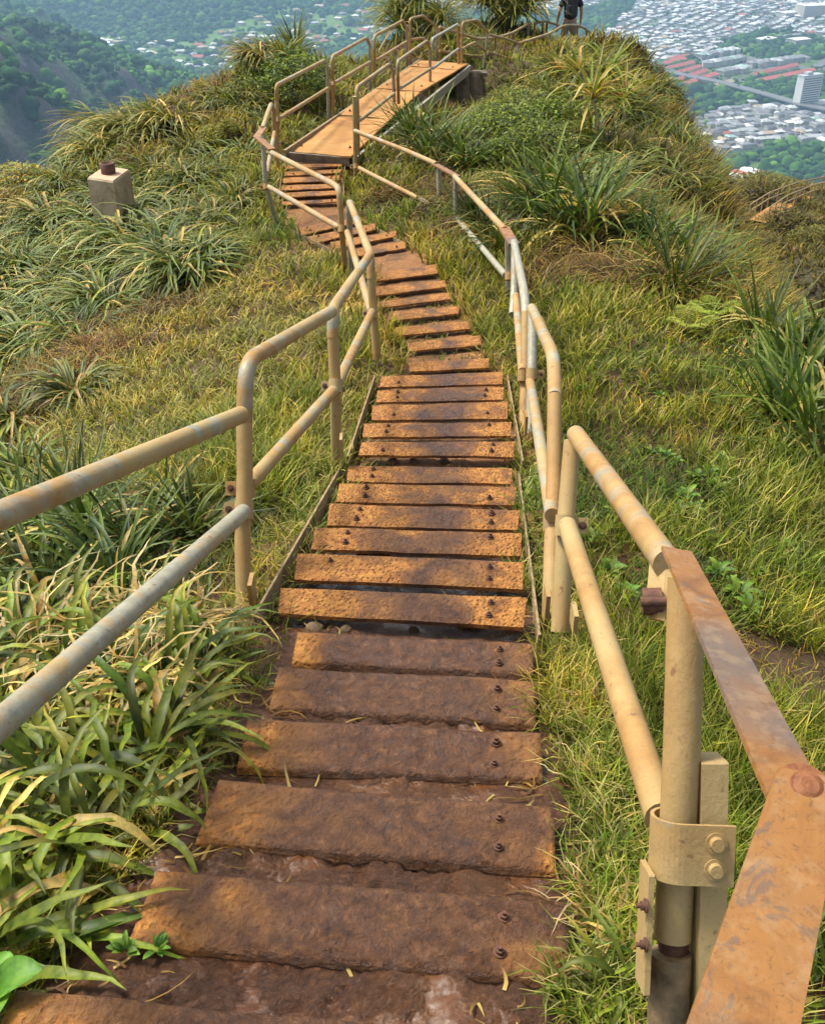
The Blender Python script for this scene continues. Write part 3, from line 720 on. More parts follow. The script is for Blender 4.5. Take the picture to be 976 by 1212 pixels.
m = MB(); m.tube([W(797,1100,1.305), W(786,1440,1.34)], R_*.80, 18); m.build('socket_tube', M['rust_bolt'], sc)
m = MB(); m.tube([W(793,1128,1.30), W(779,1520,1.32)], R_*1.10, 18); m.build('socket_sleeve', M['weathered'], sc)
for py_ in (1072, 1118):
    m = MB(); bolt(m, W(765,py_,1.25), .6, Vector((-1, 0, 0))); m.build('bolt', M['rust_bolt'], sc)

# ================================================================ CONCRETE BLOCK
cb = root('concrete_block', W(128,262,11.2), 'square concrete block with a rusty pipe stub on top, among leafy clumps', 'concrete block')
tl = [W(103,210,11.0), W(134,214,10.85), W(152,200,11.1), W(127,193,11.3)]
zc = sum(p.z for p in tl)/4
b0 = PZ(103,210,CH-zc); b1 = PZ(134,214.5,CH-zc); b2 = PZ(154,200,CH-zc); b3 = b0+(b2-b1)
m = MB(); tp = [b0, b1, b2, b3]; m.prism(tp, 1.25, bev=.02); m.build('block', M['concrete'], cb)
pc = sum(tp, Vector())/4; m = MB()
vs = []; 
for (r_, z_) in ((.078, 0), (.080, .11), (.062, .112), (.060, .02)):
    for k in range(20): a = k/20*2*math.pi; vs.append((pc.x+r_*math.cos(a), pc.y+r_*math.sin(a), pc.z+z_))
m.add(vs, [(j*20+k, j*20+(k+1) % 20, (j+1)*20+(k+1) % 20, (j+1)*20+k) for j in range(3) for k in range(20)]+[tuple(60+k for k in range(20))], True)
m.build('pipe_stub', M['rust_bolt'], cb)
# ================================================================ VEGETATION
def ribbons(root_, az, L, w, th0, th1, nseg, cb, ct, curl=None, across=1, droop=1.0, prof='grass', jit=0.0):
    """curved blades: returns verts, quads, colours. root_ (N,3); az/L/w/th0/th1 (N,); cb, ct base and tip colours (N,3)"""
    n = len(L); t = np.linspace(0, 1, nseg+1); tm = (t[:-1]+t[1:])/2
    th = th0[:, None]+(th1-th0)[:, None]*tm[None, :]**droop
    a = az[:, None]+(curl[:, None]*tm[None, :] if curl is not None else 0*tm[None, :])
    if jit: a = a+RNG.normal(0, jit, a.shape); th = th+RNG.normal(0, jit*.6, th.shape)
    ds = (L/nseg)[:, None]
    d = np.stack([np.sin(th)*np.cos(a)*ds, np.sin(th)*np.sin(a)*ds, np.cos(th)*ds], -1)
    P = np.concatenate([np.zeros((n, 1, 3)), np.cumsum(d, 1)], 1)+root_[:, None, :]
    if prof == 'grass': pf = (1-t**2.2)*.93+.07
    elif prof == 'strap': pf = np.minimum(1, .55+t*1.6)*(1-t**4)*.97+.03
    elif prof == 'blade': pf = np.sin(np.pi*np.clip(t*.98+.015, 0, 1)**.62)**.8+.01
    else: pf = np.sin(np.pi*np.clip(t*.93+.05, 0, 1))**.75
    aa = np.concatenate([a, a[:, -1:]], 1)
    S = np.stack([-np.sin(aa), np.cos(aa), 0*aa], -1)*(w[:, None]*pf[None, :]/2)[..., None]
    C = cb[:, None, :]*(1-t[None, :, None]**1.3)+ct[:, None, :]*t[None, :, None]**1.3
    if across == 1:
        V = np.stack([P-S, P+S], 2); CC = np.repeat(C[:, :, None, :], 2, 2); k = 2
    else:
        thn = np.concatenate([th, th[:, -1:]], 1)
        nn = np.stack([-np.cos(thn)*np.cos(aa), -np.cos(thn)*np.sin(aa), np.sin(thn)], -1)*(w[:, None]*pf[None, :]*.22)[..., None]
        V = np.stack([P-S+nn, P, P+S+nn], 2); CC = np.repeat(C[:, :, None, :], 3, 2); k = 3
        CC[:, :, 1] *= 1.12
    base = (np.arange(n)*(nseg+1)*k)[:, None, None]
    i = (np.arange(nseg)*k)[None, :, None]; j = np.arange(k-1)[None, None, :]
    q0 = base+i+j; Q = np.stack([q0, q0+1, q0+k+1, q0+k], -1).reshape(-1, 4)
    return V.reshape(-1, 3), Q, CC.reshape(-1, 3)
def jitc(c, n, s=.18, h=.10):
    c = np.array(c)[None, :]*np.ones((n, 1)); v = 1+RNG.normal(0, s, (n, 1)); c = c*np.clip(v, .4, 1.8)
    c[:, 0] *= 1+RNG.normal(0, h, n); return np.clip(c, .004, .85)
def pick(cols, wts, n):
    k = RNG.choice(len(cols), n, p=np.array(wts)/sum(wts)); return np.array(cols)[k]
def U(a, b, n): return RNG.uniform(a, b, n)
G_DK, G_MD, G_LT, G_YL = (.030, .055, .005), (.082, .118, .008), (.18, .225, .013), (.31, .29, .020)
STRAW, STRAW2, BROWN = (.58, .44, .14), (.36, .23, .045), (.11, .052, .015)
OLIVE, OLIVE2 = (.16, .14, .010), (.080, .076, .007)

# ---------------------------------------------------------------- turf (stuff)
ZONES = {  # length, lean start/end (deg), base palette, tip palette, width scale, density
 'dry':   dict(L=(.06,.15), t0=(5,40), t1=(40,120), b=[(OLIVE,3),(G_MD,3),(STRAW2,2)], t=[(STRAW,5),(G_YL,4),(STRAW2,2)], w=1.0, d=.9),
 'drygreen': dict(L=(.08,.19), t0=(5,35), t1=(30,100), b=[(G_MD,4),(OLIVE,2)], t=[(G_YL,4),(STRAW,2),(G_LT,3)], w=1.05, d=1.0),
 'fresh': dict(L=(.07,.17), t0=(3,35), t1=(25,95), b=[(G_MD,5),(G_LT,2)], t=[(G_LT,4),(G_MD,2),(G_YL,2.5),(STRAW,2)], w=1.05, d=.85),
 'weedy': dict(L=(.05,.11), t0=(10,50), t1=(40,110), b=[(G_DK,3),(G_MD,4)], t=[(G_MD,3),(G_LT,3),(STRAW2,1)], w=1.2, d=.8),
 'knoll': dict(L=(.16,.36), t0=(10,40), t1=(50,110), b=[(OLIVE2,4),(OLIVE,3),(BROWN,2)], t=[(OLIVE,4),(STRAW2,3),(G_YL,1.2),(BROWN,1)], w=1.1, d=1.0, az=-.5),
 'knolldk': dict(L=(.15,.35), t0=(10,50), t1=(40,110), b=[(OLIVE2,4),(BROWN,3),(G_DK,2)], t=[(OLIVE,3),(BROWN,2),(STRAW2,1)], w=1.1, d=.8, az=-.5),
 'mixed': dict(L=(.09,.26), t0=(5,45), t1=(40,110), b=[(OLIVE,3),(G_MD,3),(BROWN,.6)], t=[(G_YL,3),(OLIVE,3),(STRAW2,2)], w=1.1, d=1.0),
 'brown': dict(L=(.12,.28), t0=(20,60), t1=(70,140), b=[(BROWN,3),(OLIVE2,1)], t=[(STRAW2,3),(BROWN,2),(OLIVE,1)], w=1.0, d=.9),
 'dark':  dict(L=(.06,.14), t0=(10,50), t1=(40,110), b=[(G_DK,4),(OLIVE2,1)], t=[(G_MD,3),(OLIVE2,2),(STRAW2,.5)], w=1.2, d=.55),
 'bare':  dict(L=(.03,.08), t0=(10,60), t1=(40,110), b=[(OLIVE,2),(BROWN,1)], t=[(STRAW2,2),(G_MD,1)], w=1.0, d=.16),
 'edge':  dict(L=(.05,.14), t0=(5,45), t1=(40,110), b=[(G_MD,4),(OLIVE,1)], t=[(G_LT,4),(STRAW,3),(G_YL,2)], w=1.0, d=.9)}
SEEDS = [('dry',[(200,360),(160,420),(250,400),(110,520),(150,480),(60,560),(330,420),(280,450),(230,340),(190,500),(300,330),(240,560),(130,550),(350,360)]),
 ('drygreen',[(360,470),(340,520),(280,540),(390,420),(200,600),(250,620),(330,570),(370,350),(410,330),(330,620),(300,285),(230,290),(450,430)]),
 ('weedy',[(700,560),(740,600),(800,560),(830,590),(800,700),(700,480),(720,430),(860,600)]),
 ('fresh',[(760,520),(820,520),(760,640),(860,660),(930,560),(900,620),(700,640),(700,800),(690,900),(720,1000),(680,740),(950,680),(780,440),(860,420),(930,740),(640,470),(690,1150),(730,760),(600,500),(940,980),(940,1100),(900,900),(860,1150),(640,860)]),
 ('drygreen',[(890,520),(960,620),(740,400),(700,380),(640,400),(800,370),(560,300),(500,250),(460,235),(430,215),(540,330)]),
 ('bare',[(950,830),(925,805),(955,1180)]),
 ('knoll',[(760,150),(800,200),(820,260),(850,300),(800,320),(780,110),(740,90),(700,90),(840,230),(870,310),(740,250),(660,85),(640,120)]),
 ('knolldk',[(720,200),(760,200),(700,160),(690,270),(860,260),(740,130),(780,260)]),
 ('brown',[(740,330),(780,345),(600,250),(630,220),(700,310),(100,400),(115,420),(160,165),(275,105),(520,215)]),
 ('mixed',[(60,230),(200,180),(250,140),(300,100),(340,110),(400,100),(250,210),(200,240),(100,300),(60,380),(280,230),(440,70),(560,60),(600,130),(560,180),(620,90),(480,170),(520,150),(40,450),(170,320),(120,180)]),
 ('dark',[(60,640),(120,660),(200,680),(60,700),(30,620),(240,660),(100,620),(20,800),(60,1000),(120,900),(40,1150)])]
_sx, _st = [], []
for t_, pts in SEEDS:
    for (px, py) in pts:
        h = hit(px, py)
        if h is not None: _sx.append((h.x, h.y)); _st.append(t_)
_sx = np.array(_sx); TN = list(ZONES); _si = np.array([TN.index(t) for t in _st])
def zone(x, y):
    r = np.hypot(x, y)
    wx = (fbm(x*1.3+7, y*1.3, 21, 3)-.5)*.22*r; wy = (fbm(x*1.3, y*1.3+9, 22, 3)-.5)*.3*r
    X = x+wx; Y = y+wy; out = np.empty(len(x), int)
    for i in range(0, len(x), 40000):
        d = np.hypot(X[i:i+40000, None]-_sx[None, :, 0], Y[i:i+40000, None]-_sx[None, :, 1])/1.0
        out[i:i+40000] = _si[np.argmin(d, 1)]
    return out
_pa, _pb = W(377, 182, 12), W(525, 73, 19)
def plat_d(x, y):
    ex, ey = _pb.x-_pa.x, _pb.y-_pa.y; L2 = ex*ex+ey*ey
    t = np.clip(((x-_pa.x)*ex+(y-_pa.y)*ey)/L2, 0, 1); return np.hypot(x-_pa.x-t*ex, y-_pa.y-t*ey)
NB = 330000
r = np.exp(U(math.log(.72), math.log(31), NB)); th = U(-1, 1, NB)*np.interp(r, [1, 3, 10, 40], [.95, .74, .56, .50])
x = r*np.sin(th); y = r*np.cos(th)-.05
x = np.concatenate([x, U(.7, 4.6, 34000), U(-3.6, -.8, 16000)]); y = np.concatenate([y, U(-1.4, 3.0, 34000), U(-1.4, 2.6, 16000)]); NB = len(x); r = np.hypot(x, y)+.4
pd = path_dist(x, y)
edge = fbm(x*9, y*9, 31, 3)*.16-.085
nearm = y < 2.15
edge = np.where(nearm & (x < -.1), edge+.05, edge); edge = np.where(nearm & (x > .1), edge+.035, edge)
keep = (pd > edge) & (plat_d(x, y) > .42)
zi = zone(x, y); dens = np.array([ZONES[t]['d'] for t in TN])[zi]
zi = np.where((pd < .22) & (zi != TN.index('bare')) & (y < 6), TN.index('edge'), zi)
patch = fbm(x*2.2, y*2.2, 41, 3)
keep &= RNG.random(NB) < dens*np.clip(.18+patch*1.35, 0, 1)
x, y, zi, r = x[keep], y[keep], zi[keep], r[keep]; z = ground(x, y)-.008
V_, Q_, C_l = [], [], []; off = 0
for k, name in enumerate(TN):
    s = zi == k; n = int(s.sum())
    if not n: continue
    Z = ZONES[name]
    sc_ = .75+.6*fbm(x[s]*1.7, y[s]*1.7, 51, 3)
    L = U(*Z['L'], n)*sc_*np.clip(.75+r[s]/16, .75, 1.25); w_ = np.maximum(.0032, .00125*r[s])*U(.7, 1.5, n)*Z['w']
    az = U(0, 2*math.pi, n) if 'az' not in Z else Z['az']+RNG.normal(0, 1.3, n)
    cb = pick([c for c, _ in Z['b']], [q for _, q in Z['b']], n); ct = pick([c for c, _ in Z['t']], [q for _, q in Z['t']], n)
    j1 = np.clip(1+RNG.normal(0, .32, (n, 1)), .35, 1.8)
    # patches of greener and drier ground
    g = (fbm(x[s]*.9+3, y[s]*.9, 61, 3)-.5)[:, None]
    ct = ct*(1+g*np.array([[.9, .2, 0]])); cb = cb*(1+g*np.array([[.6, .1, 0]]))
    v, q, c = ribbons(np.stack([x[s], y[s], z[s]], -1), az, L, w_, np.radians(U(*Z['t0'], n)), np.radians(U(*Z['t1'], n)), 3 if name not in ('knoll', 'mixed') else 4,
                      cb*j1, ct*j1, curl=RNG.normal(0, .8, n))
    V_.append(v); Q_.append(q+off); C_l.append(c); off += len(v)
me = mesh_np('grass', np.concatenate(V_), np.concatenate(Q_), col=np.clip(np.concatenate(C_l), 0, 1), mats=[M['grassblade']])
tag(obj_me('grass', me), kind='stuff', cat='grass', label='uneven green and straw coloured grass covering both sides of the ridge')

# short blades coming up through the gaps of the stairs
n = 9000; x = U(-1.2, 1.2, n); y = U(2.0, 7.5, n); pd = path_dist(x, y); k = (pd < .02) & (fbm(x*6, y*6, 33, 2) > .5); x, y = x[k], y[k]; n = len(x)
v, q, c = ribbons(np.stack([x, y, ground(x, y)-.005], -1), U(0, 6.28, n), U(.03, .075, n), np.maximum(.003, .0012*y)*U(.7, 1.3, n), np.radians(U(5, 60, n)), np.radians(U(40, 120, n)), 3,
                  jitc(G_MD, n), pick([G_LT, G_YL, STRAW], [4, 3, 2], n), curl=RNG.normal(0, .8, n))
me = mesh_np('gap_grass', v, q, col=np.clip(c, 0, 1), mats=[M['grassblade']]); tag(obj_me('gap_grass', me), 'short grass coming up in the gaps between the treads', 'grass', kind='stuff')
# dead blades and leaf scraps trodden into the mud and lying along its edges
n = 2600; x = U(-1.1, .8, n); y = U(.1, 3.4, n); pd = path_dist(x, y); k = (pd > -.16) & (pd < .25) | (RNG.random(n) < .05); x, y = x[k], y[k]; n = len(x)
v, q, c = ribbons(np.stack([x, y, ground(x, y)+.004], -1), U(0, 6.28, n), U(.02, .10, n), U(.002, .007, n), np.radians(U(75, 92, n)), np.radians(U(80, 100, n)), 4,
                  pick([STRAW2, BROWN, STRAW], [3, 4, 1.5], n), pick([STRAW2, BROWN, STRAW], [3, 3, 2], n), curl=RNG.normal(0, 1.2, n))
me = mesh_np('leaf_litter', v, q, col=np.clip(c, 0, 1), mats=[M['grassblade']]); tag(obj_me('leaf_litter', me), 'dead blades and leaf scraps lying along the muddy edge of the stairs', 'leaf litter', kind='stuff')
# ---------------------------------------------------------------- clump prototypes (local coordinates, base at origin)
def clump_mesh(name, n, L, w, t0, t1, pal_b, pal_t, nseg=7, spread=.06, az=None, droop=1.0, dead=.12, across=2, jit=.05, prof='strap', curl=.35, mat='leaf', h0=0.0):
    a = U(0, 2*math.pi, n) if az is None else az[0]+RNG.normal(0, az[1], n)
    rr = np.sqrt(U(0, 1, n))*spread; ra = a+RNG.normal(0, .6, n)
    root_ = np.stack([rr*np.cos(ra), rr*np.sin(ra), U(0, 1, n)*h0-.03], -1)
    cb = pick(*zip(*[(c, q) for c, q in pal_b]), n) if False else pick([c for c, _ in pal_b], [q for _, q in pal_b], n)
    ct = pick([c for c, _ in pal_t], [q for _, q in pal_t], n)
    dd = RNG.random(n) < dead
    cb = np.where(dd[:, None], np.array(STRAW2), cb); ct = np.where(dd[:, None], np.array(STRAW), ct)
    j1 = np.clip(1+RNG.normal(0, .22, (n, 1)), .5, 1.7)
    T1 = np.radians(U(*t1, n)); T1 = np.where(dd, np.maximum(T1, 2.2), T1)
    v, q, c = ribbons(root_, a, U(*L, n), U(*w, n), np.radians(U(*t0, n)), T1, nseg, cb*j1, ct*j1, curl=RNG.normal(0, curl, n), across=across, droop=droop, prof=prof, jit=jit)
    return mesh_np(name, v, q, col=np.clip(c, 0, 1), mats=[M[mat]], smooth=True)
LG = (.20, .25, .045); PG = (.34, .36, .14)
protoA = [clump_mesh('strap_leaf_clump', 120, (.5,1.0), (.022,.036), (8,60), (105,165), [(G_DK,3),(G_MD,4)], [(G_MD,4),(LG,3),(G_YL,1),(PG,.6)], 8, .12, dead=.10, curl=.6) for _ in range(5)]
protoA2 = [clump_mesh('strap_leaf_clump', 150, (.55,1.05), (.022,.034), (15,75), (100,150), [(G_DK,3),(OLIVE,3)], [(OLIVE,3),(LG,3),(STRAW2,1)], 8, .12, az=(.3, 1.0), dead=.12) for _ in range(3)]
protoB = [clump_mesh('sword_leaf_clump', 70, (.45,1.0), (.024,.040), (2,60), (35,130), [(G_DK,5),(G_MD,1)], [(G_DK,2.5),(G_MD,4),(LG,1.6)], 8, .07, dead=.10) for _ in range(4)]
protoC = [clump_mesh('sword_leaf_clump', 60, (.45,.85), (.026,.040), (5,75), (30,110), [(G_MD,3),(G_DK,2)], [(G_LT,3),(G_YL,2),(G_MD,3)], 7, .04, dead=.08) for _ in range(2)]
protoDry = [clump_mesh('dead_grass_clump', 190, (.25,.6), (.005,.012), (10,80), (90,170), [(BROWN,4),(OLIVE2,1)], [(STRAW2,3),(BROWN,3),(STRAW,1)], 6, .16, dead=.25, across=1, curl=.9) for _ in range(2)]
# broad bladed grass of the near left corner
protoD = []
for _ in range(4):
    protoD.append(clump_mesh('broadleaf_grass_clump', 30, (.16,.33), (.012,.026), (8,75), (80,180), [(G_MD,4),(G_LT,3),(G_DK,1)], [(G_LT,5),(G_YL,2),(G_MD,3)], 10, .07, dead=.13, prof='blade', curl=.8, jit=.11, h0=.14))
protoDd = [clump_mesh('dry_stalk_clump', 26, (.18,.36), (.004,.009), (5,60), (90,200), [(STRAW2,3)], [(STRAW,4),((.62,.52,.30),2)], 10, .06, dead=0, curl=1.5, jit=.22, across=1) for _ in range(3)]
def bush_mesh(name, n, R, leaf, pal, up=.75, mat='leaf', twigs=14, shell=.55):
    a = U(0, 2*math.pi, n); cz = U(-.15, 1, n); rr = (shell+(1-shell)*RNG.random(n)**.6)
    s = np.sqrt(1-np.clip(cz, -1, 1)**2)
    lob = .78+.4*fbm(np.cos(a)*1.8+5, np.sin(a)*1.8+cz*1.7, 71, 2)
    P = np.stack([np.cos(a)*s*rr*lob, np.sin(a)*s*rr*lob, cz*rr*up*lob+.12], -1)*R
    cb = pick([c for c, _ in pal], [q for _, q in pal], n); j = np.clip(1+RNG.normal(0, .25, (n, 1)), .4, 1.8)
    v, q, c = ribbons(P, U(0, 2*math.pi, n), leaf*U(.6, 1.4, n), leaf*U(.35, .6, n), np.radians(U(20, 90, n)), np.radians(U(60, 130, n)), 2, cb*j, cb*j*1.15, prof='leafy', across=2)
    V_, Q_, C_ = [v], [q], [c]; off = len(v)
    k = twigs; az = U(0, 2*math.pi, k)
    v, q, c = ribbons(np.zeros((k, 3)), az, R*U(.6, .95, k), np.full(k, R*.03), np.radians(U(0, 40, k)), np.radians(U(20, 75, k)), 4, np.tile(BROWN, (k, 1)), np.tile(BROWN, (k, 1)), across=2)
    V_.append(v); Q_.append(q+off); C_.append(c)
    return mesh_np(name, np.concatenate(V_), np.concatenate(Q_), col=np.clip(np.concatenate(C_), 0, 1), mats=[M[mat]], smooth=True)
YG = (.22, .25, .03); OG = (.36, .22, .03)
bushG = [bush_mesh('leafy_bush', 1500, .5, .055, [(G_MD,4),(G_LT,3),(G_DK,2)]) for _ in range(2)]
bushY = [bush_mesh('leafy_bush', 1300, .45, .055, [(YG,4),(OLIVE,3),(OG,1)]) for _ in range(2)]
bushO = [bush_mesh('leafy_bush', 1500, .5, .06, [(YG,3),(OG,3),(OLIVE,3)])]
bushD = [bush_mesh('leafy_bush', 1300, .5, .06, [(OLIVE,3),(OLIVE2,4),(BROWN,1)]) for _ in range(2)]
weedM = []
for _ in range(4):
    n = 13; a = U(0, 6.28, n); rt = np.stack([np.cos(a)*.012, np.sin(a)*.012, U(0, .03, n)], -1)
    cb = jitc((.11, .20, .018), n, .25)
    v, q, c = ribbons(rt, a, U(.05, .095, n), U(.022, .038, n), np.radians(U(15, 55, n)), np.radians(U(75, 110, n)), 5, cb*.7, cb*1.2, prof='leafy', across=2)
    weedM.append(mesh_np('broadleaf_weed', v, q, col=np.clip(c, 0, 1), mats=[M['leaf']], smooth=True))
def fern_mesh(col):
    V_, Q_, C_ = [], [], []; off = 0
    for f in range(6):
        a = f/6*6.28+random.uniform(-.3, .3); L = random.uniform(.28, .42); ns = 16
        t = np.linspace(.05, 1, ns); th = np.radians(25)+np.radians(75)*t; ds = L/ns
        P = np.cumsum(np.stack([np.sin(th)*math.cos(a)*ds, np.sin(th)*math.sin(a)*ds, np.cos(th)*ds], -1), 0)
        for sgn in (-1, 1):
            az = np.full(ns, a+sgn*1.15); ll = .11*np.sin(np.pi*np.clip(t*.9+.08, 0, 1))+.01
            cb = jitc(col, ns, .15)
            v, q, c = ribbons(P, az, ll, np.full(ns, .018), np.full(ns, 1.35), np.full(ns, 1.9), 3, cb, cb, prof='leafy')
            V_.append(v); Q_.append(q+off); C_.append(c); off += len(v)
        v, q, c = ribbons(P[:1]*0, np.array([a]), np.array([L]), np.array([.007]), np.radians([25.]), np.radians([100.]), 8, jitc(BROWN, 1), jitc(col, 1))
        V_.append(v); Q_.append(q+off); C_.append(c); off += len(v)
    return mesh_np('fern', np.concatenate(V_), np.concatenate(Q_), col=np.clip(np.concatenate(C_), 0, 1), mats=[M['leaf']], smooth=True)

def place(me, px, py, s, label, cat, group=None, rz=None, tilt=(0, 0), sink=0.0, name=None, at=None, dz=0.0):
    h = hit(px, py) if at is None else at
    if h is None: return None
    o = bpy.data.objects.new(name or me.name.split('.')[0], me); link(o)
    o.location = (h.x, h.y, gz(h.x, h.y)-sink+dz); o.scale = (s, s, s*random.uniform(.9, 1.1))
    o.rotation_euler = (tilt[0], tilt[1], random.uniform(0, 6.28) if rz is None else rz)
    return tag(o, label, cat, group)
# left hillside clumps (px, py of the base, scale)
A_L = [(40,420,.95),(95,405,.8),(10,370,.85),(60,360,.8),(20,500,.75),(130,370,.75),(75,290,.95),(30,300,.85),(55,265,.8),(175,262,1.0),(200,290,.95),(165,285,.9),(235,295,.85),(215,325,.9),(250,270,.75),
       (150,330,.7),(100,330,.7),(185,215,.9),(230,230,.8),(260,205,.8),(290,190,.75),(110,240,.8),(75,220,.7),(220,185,.7),(280,240,.65),(0,440,.8),(15,330,.8),(90,470,.6),(30,565,.55)]
A_L += [(random.uniform(-10, 280), random.uniform(195, 330), random.uniform(.45, 1.1)) for _ in range(26)]+[(random.uniform(-10, 130), random.uniform(330, 480), random.uniform(.4, .9)) for _ in range(12)]
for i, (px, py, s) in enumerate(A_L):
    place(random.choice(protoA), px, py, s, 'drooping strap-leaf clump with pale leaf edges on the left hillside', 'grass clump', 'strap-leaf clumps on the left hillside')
for i, (px, py, s) in enumerate([(135,165,1.0),(165,158,1.05),(190,165,.9),(120,185,.85),(205,150,.9),(150,178,.9)]):
    place(random.choice(protoA2), px, py, s*1.05, 'wind-combed olive leaf clump on the hump above the concrete block', 'grass clump', 'wind-combed clumps on the crest', rz=random.uniform(-.4, .6)+math.pi)
for (px, py, s) in [(275,125,.8),(290,135,.75),(255,130,.75),(310,150,.6),(60,200,.7),(85,195,.6)]:
    place(random.choice(protoA), px, py, s, 'strap-leaf clump on the left crest between the hump and the left platform railing', 'grass clump', 'strap-leaf clumps on the far left crest')
# dark clumps in the lower left
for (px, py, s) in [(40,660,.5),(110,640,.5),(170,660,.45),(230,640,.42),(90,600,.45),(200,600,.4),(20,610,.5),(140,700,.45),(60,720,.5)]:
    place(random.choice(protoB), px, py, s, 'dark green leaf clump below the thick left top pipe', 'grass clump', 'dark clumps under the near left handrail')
# right: dark sword-leaf plants
for (px, py, s) in [(640,262,1.0),(665,275,1.0),(690,285,.95),(710,270,.9),(650,235,.9),(620,248,.8),(670,245,.85),(690,250,.8)]:
    place(random.choice(protoB), px, py, s, 'dark upright sword-leaf clump on the slope above the long right handrail', 'grass clump', 'sword-leaf clumps above the right handrail')
for (px, py, s) in [(965,480,.8),(930,465,.8),(975,440,.85),(940,430,.75),(960,540,.8),(920,510,.65),(985,520,.8),(900,415,.7),(975,570,.6),(995,470,.9)]:
    place(random.choice(protoB), px, py, s, 'dark sword-leaf clump arching in from the right edge above the grass', 'grass clump', 'sword-leaf clumps at the right edge')
for (px, py, s) in [(490,165,.85),(515,170,.85),(505,190,.8),(535,180,.7),(475,150,.6),(550,200,.7)]:
    place(random.choice(protoB), px, py, s, 'dark sword-leaf clump leaning against the right side of the platform', 'grass clump', 'sword-leaf clumps beside the platform')
for (px, py, s) in [(780,320,.8),(820,335,.8),(800,350,.75),(845,345,.7),(760,300,.7),(560,262,.6),(580,285,.55),(600,300,.6)]:
    place(random.choice(protoB), px, py, s, 'shaded sword-leaf clump low on the knoll flank', 'grass clump', 'sword-leaf clumps low on the knoll')
for (px, py, s) in [(655,130,1.1),(700,105,1.1),(680,120,1.0),(640,112,.9),(720,150,1.0),(735,120,1.0),(750,140,.9),(765,180,.9),(745,210,.8),(790,220,.8),(775,110,.8),(800,170,.7),(820,240,.7),(835,290,.7),(700,175,1.0),(665,100,1.1),(690,90,1.0),(725,185,.9),(690,150,1.1),(715,215,.8)]:
    place(random.choice(protoC+protoA), px, py, s, 'spreading green clump near the top of the knoll', 'grass clump', 'spreading clumps on top of the knoll')
# rosette plants on thin stems
def stem_rosette(px, py, h, s, label):
    b = hit(px, py)
    if b is None: return
    g = gz(b.x, b.y); t = Vector((b.x+random.uniform(-.12, .05), b.y, g+h))
    rt = root('rosette_plant', (b.x, b.y, g), label, 'plant', 'yellow-hearted rosette plants on the knoll')
    m = MB(); b2 = Vector((b.x, b.y, g-.05)); m.tube([b2, (b2+t)/2+Vector((.06, .02, .04)), t], .018, 8, r2=.013); m.build('stem', M['stem_pale'], rt)
    me = clump_mesh('crown', 46, (.40,.70), (.024,.038), (10,95), (60,145), [(OG,3),(G_LT,3)], [(G_MD,2),(G_LT,4),(LG,3)], 7, .03, dead=.06)
    o = obj_me('crown', me, rt, loc=t-Vector((b.x, b.y, g))); o.scale = (s, s, s)
for (a, lab) in [((703,178,.62,1.2), 'rosette plant with a bare pale stem and yellow heart, midmost on the knoll'),
                 ((728,165,.55,1.0), 'rosette plant just right of the bare-stemmed one on the knoll'),
                 ((665,118,.45,1.2), 'high rosette plant near the knoll top behind the green bush'),
                 ((690,125,.5,1.2), 'rosette plant with long drooping yellow leaves near the knoll top'),
                 ((722,128,.5,1.1), 'tall rosette plant on the right shoulder of the knoll')]:
    stem_rosette(*a, lab)
# bushes
for (px, py, s, k) in [(600,170,1.3,0),(640,165,1.2,0),(578,172,1.0,0),(620,140,1.2,0),(655,150,1.0,0),(600,128,1.0,0),(585,150,1.0,0),(630,190,1.1,0),(600,195,.9,0),(565,190,.8,0),(660,175,.9,0),(615,155,1.2,0)]:
    place(random.choice(bushG), px, py, s, 'small-leaved green bush between the timber pier and the knoll', 'bush', 'green bushes right of the pier', sink=.08)
for (px, py, s) in [(25,225,1.0),(10,250,.9),(50,222,.8),(0,215,.9),(35,250,.7)]:
    place(bushO[0], px, py, s, 'rounded yellow and orange tinged bush on the far left edge of the crest', 'bush', 'yellow bushes on the left crest', sink=.08)
for (px, py, s) in [(105,200,.6),(220,205,.5),(185,185,.5),(250,165,.55),(270,155,.5),(300,120,.6),(240,150,.5),(330,125,.55),(400,110,.6),(370,120,.55),(425,90,.6),(360,145,.5),(300,200,.45),(345,165,.5),(410,140,.4),(90,250,.4),(120,300,.35),(285,215,.4),(400,75,.6)]+[(random.uniform(0, 300), random.uniform(190, 330), random.uniform(.35, .7)) for _ in range(16)]+[(random.uniform(0, 120), random.uniform(340, 460), random.uniform(.3, .5)) for _ in range(6)]:
    place(random.choice(bushY), px, py, s, 'low yellow-green bush among the leaf clumps on the left crest', 'bush', 'low yellow-green bushes on the crest', sink=.06)
for (px, py, s) in [(328,95,1.5),(350,105,1.3),(312,108,1.1),(370,98,1.1),(296,118,.9),(345,92,1.4)]:
    place(random.choice(bushG), px, py, s, 'tall green thicket bush behind the first left platform railing', 'bush', 'thicket bushes left of the platform', sink=.08)
for (px, py, s) in [(325,92,.8),(352,88,.9),(308,98,.75),(340,100,.8)]:
    place(random.choice(protoC+protoA2), px, py, s, 'arching leaf clump topping the thicket left of the platform', 'grass clump', 'arching clumps topping the thicket', dz=.35, rz=math.pi+random.uniform(-.5, .5))
for (px, py, s) in [(770,90,.8),(750,80,.7),(790,115,.7),(730,75,.6),(810,140,.6),(720,75,.5),(760,110,.6),(845,215,.5),(865,260,.5)]:
    place(random.choice(bushD), px, py, s, 'low brown-green bush along the right rim of the knoll', 'bush', 'brown-green bushes on the knoll rim', sink=.1)
